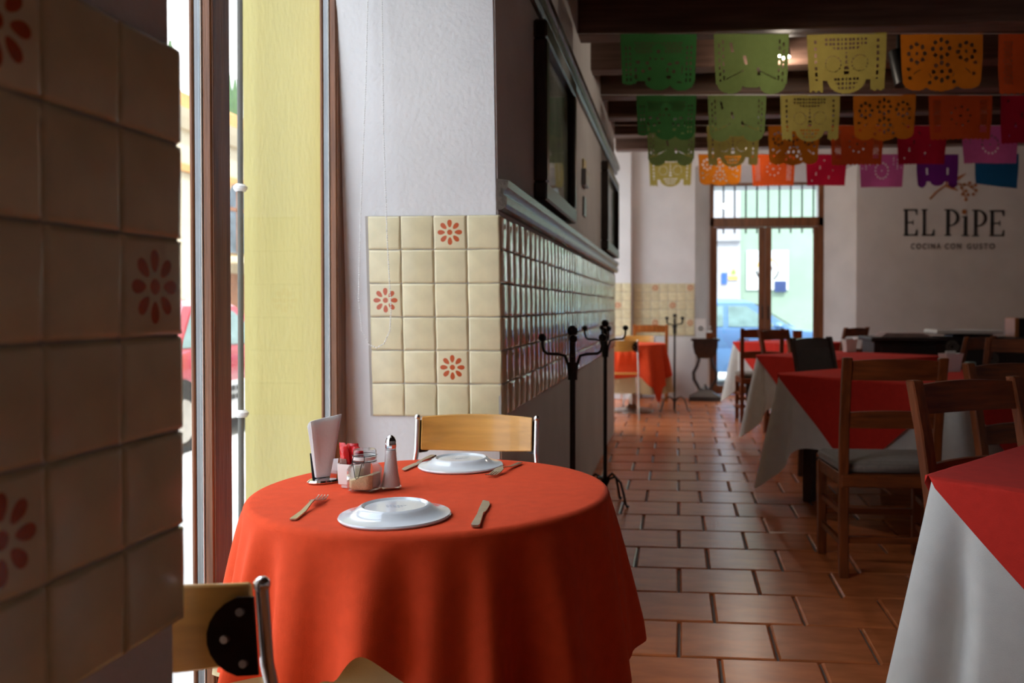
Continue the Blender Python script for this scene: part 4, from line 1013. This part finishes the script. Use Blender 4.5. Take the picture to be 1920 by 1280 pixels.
G().box(-.05, .05, -.04, .04, 0, .11).obj('box', CHAIRW, t, smooth=0, bevel=.004); G().box(-.055, .055, -.045, .045, .11, .125).obj('lid', CHAIRW, t, smooth=0, bevel=.003)

# ------------------------------------------------------------------ corner table in the second niche
fc = Vector((-.50, 9.55, 0))
t = thing('corner_table', 'round pedestal table under red cloth in the far window niche', 'table', fc)
G().lathe([(.01, .705), (.335, .705), (.34, .735), (.01, .74)], 36).obj('tabletop', PLY, t); G().lathe([(.04, .02), (.04, .705)], 16).obj('pedestal', STEEL, t)
G().lathe([(.001, 0), (.23, 0), (.23, .015), (.08, .04), (.04, .08), (.001, .08)], 28).obj('base', STEEL, t)
hem2 = [(-180, .40), (-150, .42), (-115, .38), (-75, .40), (-60, .30), (-48, .13), (-36, .30), (-10, .42), (10, .46), (45, .3), (90, .45), (180, .40)]
o = far_red = drape(.37, .75, hem2, .002, 9, 160, 18).obj('red_tablecloth', REDC, loc=fc, smooth=3.1); tag(o, 'red cloth with hanging point on the far niche table', 'tablecloth')
o = far_cream = drape(.366, .746, .22, -.006, 9, 120, 14).obj('cream_undercloth', CREAMC, loc=fc, smooth=3.1); tag(o, 'cream undercloth below the red cloth of the far niche table', 'tablecloth')
pc3 = copy(pc, (-.60, 8.82, 0), R(4), 'plywood chair with back to the aisle tiles at the far niche table')
pc4 = copy(pc, (-.46, 10.28, 0), R(186), 'plywood chair behind the far niche table, facing out')
c3 = make_chair(CHAIRO, CHAIRO, 'orange_wood_chair'); c3.location = (-.33, 10.47, 0); c3.rotation_euler = (0, 0, R(3)); c3['label'] = 'orange wooden chair against the flower-tiled end wall'

# where a chair is pushed in, its seat presses the hanging cloth inwards
def press(cloth, ch, front, half, z_top):
    """cloth hanging where the seat of chair `ch` stands gives way to just beyond the seat's front"""
    M = Matrix.Translation(ch.location) @ Matrix.Rotation(ch.rotation_euler.z, 4, 'Z'); I = M.inverted()
    C = Matrix.Translation(cloth.location) @ Matrix.Rotation(cloth.rotation_euler.z, 4, 'Z'); CI = C.inverted()
    sm = lambda t: (lambda q: q * q * (3 - 2 * q))(min(1, max(0, t)))
    for v in cloth.data.vertices:
        p = I @ (C @ v.co)
        k = sm((z_top + .20 - p.z) / .16) * sm((half + .055 - abs(p.x)) / .05)
        if k > 0 and -.3 < p.y < front: p.y += (front - p.y) * k; v.co = CI @ (M @ p)
    cloth.data.update()
for nm, ch in (('A', chA), ('B', c4), ('C', chC)):
    press(CLOTHS[nm][0], ch, .428, .235, .50); press(CLOTHS[nm][1], ch, .412, .235, .50)
press(cloth_cream, pc, .418, .215, .47)
press(cloth_cream, pc2, .430, .215, .47); press(cloth_red, pc2, .422, .215, .47)
for ch in (pc3, pc4): press(far_cream, ch, .430, .215, .47); press(far_red, ch, .422, .215, .47)

# carved console with lyre legs
cs2 = thing('console_stand', 'dark carved console stand with lyre-shaped legs beside the glass door', 'console', (.335, 10.72, 0))
G().loft([[(-x, -y, z), (x, -y, z), (x, y, z), (-x, y, z)] for x, y, z in ((.08, .07, .52), (.13, .11, .58), (.15, .13, .66), (.15, .13, .735))]).obj('bowl', CHAIRD, cs2, smooth=.4)
G().box(-.175, .175, -.15, .15, .735, .765).obj('top', CHAIRD, cs2, smooth=0, bevel=.006)
for s in (-1, 1):
    G().tube([(s * .09, 0, .56), (s * .075, 0, .50), (s * .10, 0, .42), (s * .14, 0, .34), (s * .135, 0, .26), (s * .09, 0, .18), (s * .06, 0, .12), (s * .10, 0, .07)], .022, 10).obj('lyre_leg', CHAIRD, cs2)
G().loft([[(-x, -y, z), (x, -y, z), (x, y, z), (-x, y, z)] for x, y, z in ((.20, .13, 0), (.19, .12, .05), (.10, .08, .10), (.07, .06, .14))]).obj('plinth', CHAIRD, cs2, smooth=.3)
G().tube([(0, 0, .13), (0, 0, .20)], [.05, .01], 10).obj('carved_leaf', CHAIRD, cs2)
t = thing('menu_card', 'white menu card leaning upright on the carved console', 'card', (.285, 10.72, .766), R(15))
G().prism([(-.065, 0), (.065, 0), (.065, .24), (-.065, .24)], 'y', -.003, .003).xf(Matrix.Rotation(R(-8), 4, 'X')).obj('card', CERAM2, t, smooth=0)
G().prism(ringpoly(.03, .012, 0, 359, 16), 'y', -.006, -.003).xf(Matrix.Rotation(R(-8), 4, 'X') @ Matrix.Translation((0, 0, .12))).obj('printed_emblem', LOGOG, t, smooth=0)
t = thing('small_bottle', 'small clear bottle on the carved console', 'bottle', (.40, 10.76, .766))
G().lathe([(.001, 0), (.025, 0), (.025, .08), (.01, .11), (.01, .135), (.001, .135)], 16).obj('body', GLASS, t); G().lathe([(.012, .13), (.012, .15), (.001, .15)], 12).obj('cap', CHROME, t)
t = thing('napkin_box', 'brown napkin box with white napkin on the carved console', 'box', (.385, 10.66, .766))
G().box(-.04, .04, -.03, .03, 0, .07).obj('box', CHAIRW, t, smooth=0, bevel=.003); G().box(-.025, .025, -.01, .01, .07, .095).obj('napkin', PAPER, t, smooth=0)

# ================================================================== LETTERING ON THE FAR WALL
YL = YFAR - .003
lg = thing('wall_sign', 'dark painted restaurant name with orange berry twig on the white end wall', 'sign', (3.3, YL, 2.0))
def W(px, py): p = on(px, py, 1, YL); return p.x - 3.3, p.z - 2.0
def box_px(g, x0, y0, x1, y1):
    a, b = W(x0, y1); c, d = W(x1, y0); return g.box(a, c, -.004, .002, b, d)
def poly_px(g, pts): return g.prism([W(*p) for p in pts], 'y', -.004, .002)
def let_E(x, y0, y1, w):
    g = G(); s = w * .22; m = (y0 + y1) / 2
    box_px(g, x + 2, y0, x + 2 + s, y1); box_px(g, x, y0, x + w, y0 + 3); box_px(g, x, y1 - 3, x + w, y1); box_px(g, x + 2, m - 1.3, x + w * .72, m + 1.3)
    poly_px(g, [(x + w - 5, y0), (x + w, y0), (x + w, y0 + 11), (x + w - 2, y0 + 11)]); poly_px(g, [(x + w - 2, y1 - 12), (x + w, y1 - 12), (x + w, y1), (x + w - 5, y1)])
    box_px(g, x + w * .66, m - 5, x + w * .72, m + 5); return g
def let_L(x, y0, y1, w):
    g = G(); s = w * .24
    box_px(g, x + 2, y0, x + 2 + s, y1); box_px(g, x, y0, x + 2 + s + 3, y0 + 2.5); box_px(g, x, y1 - 3, x + w, y1)
    poly_px(g, [(x + w - 2, y1 - 12), (x + w, y1 - 12), (x + w, y1), (x + w - 5, y1)]); return g
def let_P(x, y0, y1, w):
    g = G(); s = w * .24; box_px(g, x + 2, y0, x + 2 + s, y1); box_px(g, x - 1, y0, x + 2 + s, y0 + 2.5); box_px(g, x - 1, y1 - 2.5, x + s + 5, y1)
    cy = y0 + (y1 - y0) * .32; ry = (y1 - y0) * .32; rx = w - s - 2; n = 14; x0 = x + 2 + s
    pts = [(x0 + rx * math.sin(math.pi * i / n), cy - ry * math.cos(math.pi * i / n)) for i in range(n + 1)]
    pts += [(x0 + (rx - s * .95) * math.sin(math.pi * i / n), cy - (ry - 2.6) * math.cos(math.pi * i / n)) for i in range(n, -1, -1)]
    poly_px(g, pts); return g
for g, n in ((let_E(1694, 392, 442, 26), 'letter_e'), (let_L(1728, 392, 442, 24), 'letter_l'), (let_P(1772, 392, 442, 27), 'letter_p'), (let_P(1824, 393, 443, 27), 'letter_p'), (let_E(1855, 394, 443, 28), 'letter_e')):
    g.obj(n, LOGOD, lg, smooth=0)
g = G(); box_px(g, 1807, 405, 1813.5, 442.5); box_px(g, 1804, 405, 1813.5, 407.5); box_px(g, 1803, 440, 1817, 442.5); g.obj('letter_i', LOGOD, lg, smooth=0)
def disc_px(g, x, y, r): return poly_px(g, [(x + r * math.cos(R(a)), y + r * math.sin(R(a))) for a in range(0, 360, 30)])
disc_px(G(), 1808, 397, 4.6).obj('letter_i_dot', LOGOO, lg, smooth=0)
def text_obj(s, px0, px1, py0, py1, m, name):
    cu = bpy.data.curves.new(name, 'FONT'); cu.body = s; cu.extrude = .004; cu.space_character = 1.45; cu.offset = .012
    o = bpy.data.objects.new(name, cu); COL.objects.link(o); bpy.context.view_layer.update()
    me = bpy.data.meshes.new_from_object(o.evaluated_get(bpy.context.evaluated_depsgraph_get())); bpy.data.objects.remove(o)
    a, b = W(px0, py1); c, d = W(px1, py0); xs = [v.co.x for v in me.vertices]; ys = [v.co.y for v in me.vertices]
    for v in me.vertices:
        v.co = Vector((a + (v.co.x - min(xs)) / (max(xs) - min(xs)) * (c - a), -v.co.z, b + (v.co.y - min(ys)) / (max(ys) - min(ys)) * (d - b)))
    me.materials.append(m); q = bpy.data.objects.new(name, me); COL.objects.link(q); q.parent = lg
for w_, a_, b_ in (('COCINA', 1708, 1764), ('CON', 1772, 1802), ('GUSTO', 1813, 1865)): text_obj(w_, a_, b_, 456, 467, LOGOG, 'motto_word')
def ribbon(pts, w):
    L = []; Rr = []
    for i, p in enumerate(pts):
        a = pts[max(0, i - 1)]; b = pts[min(len(pts) - 1, i + 1)]; dx, dy = b[0] - a[0], b[1] - a[1]; l = math.hypot(dx, dy); k = w[i] if isinstance(w, list) else w
        L.append((p[0] - dy / l * k, p[1] + dx / l * k)); Rr.append((p[0] + dy / l * k, p[1] - dx / l * k))
    return poly_px(G(), L + Rr[::-1])
ribbon([(1744, 373), (1755, 360), (1770, 349), (1790, 344), (1815, 347), (1828, 356)], [1.6, 1.6, 1.4, 1.3, 1.1, .8]).obj('twig', LOGOO, lg, smooth=0)
for i, pts in enumerate(([(1774, 349), (1784, 351), (1796, 357)], [(1784, 345), (1797, 334), (1811, 325)], [(1772, 347), (1778, 338), (1790, 334)])):
    ribbon(pts, [.6, 3.2, .5]).obj('leaf', LOGOO, lg, smooth=0)
ribbon([(1800, 345), (1806, 358), (1811, 372)], .8).obj('twig', LOGOO, lg, smooth=0)
for x, y in ((1803, 352), (1811, 358), (1805, 364), (1815, 365), (1811, 374), (1822, 350), (1830, 357), (1825, 364), (1829, 347), (1818, 343), (1808, 346)):
    disc_px(G(), x, y, 3.0).obj('berry', LOGOO, lg, smooth=0)
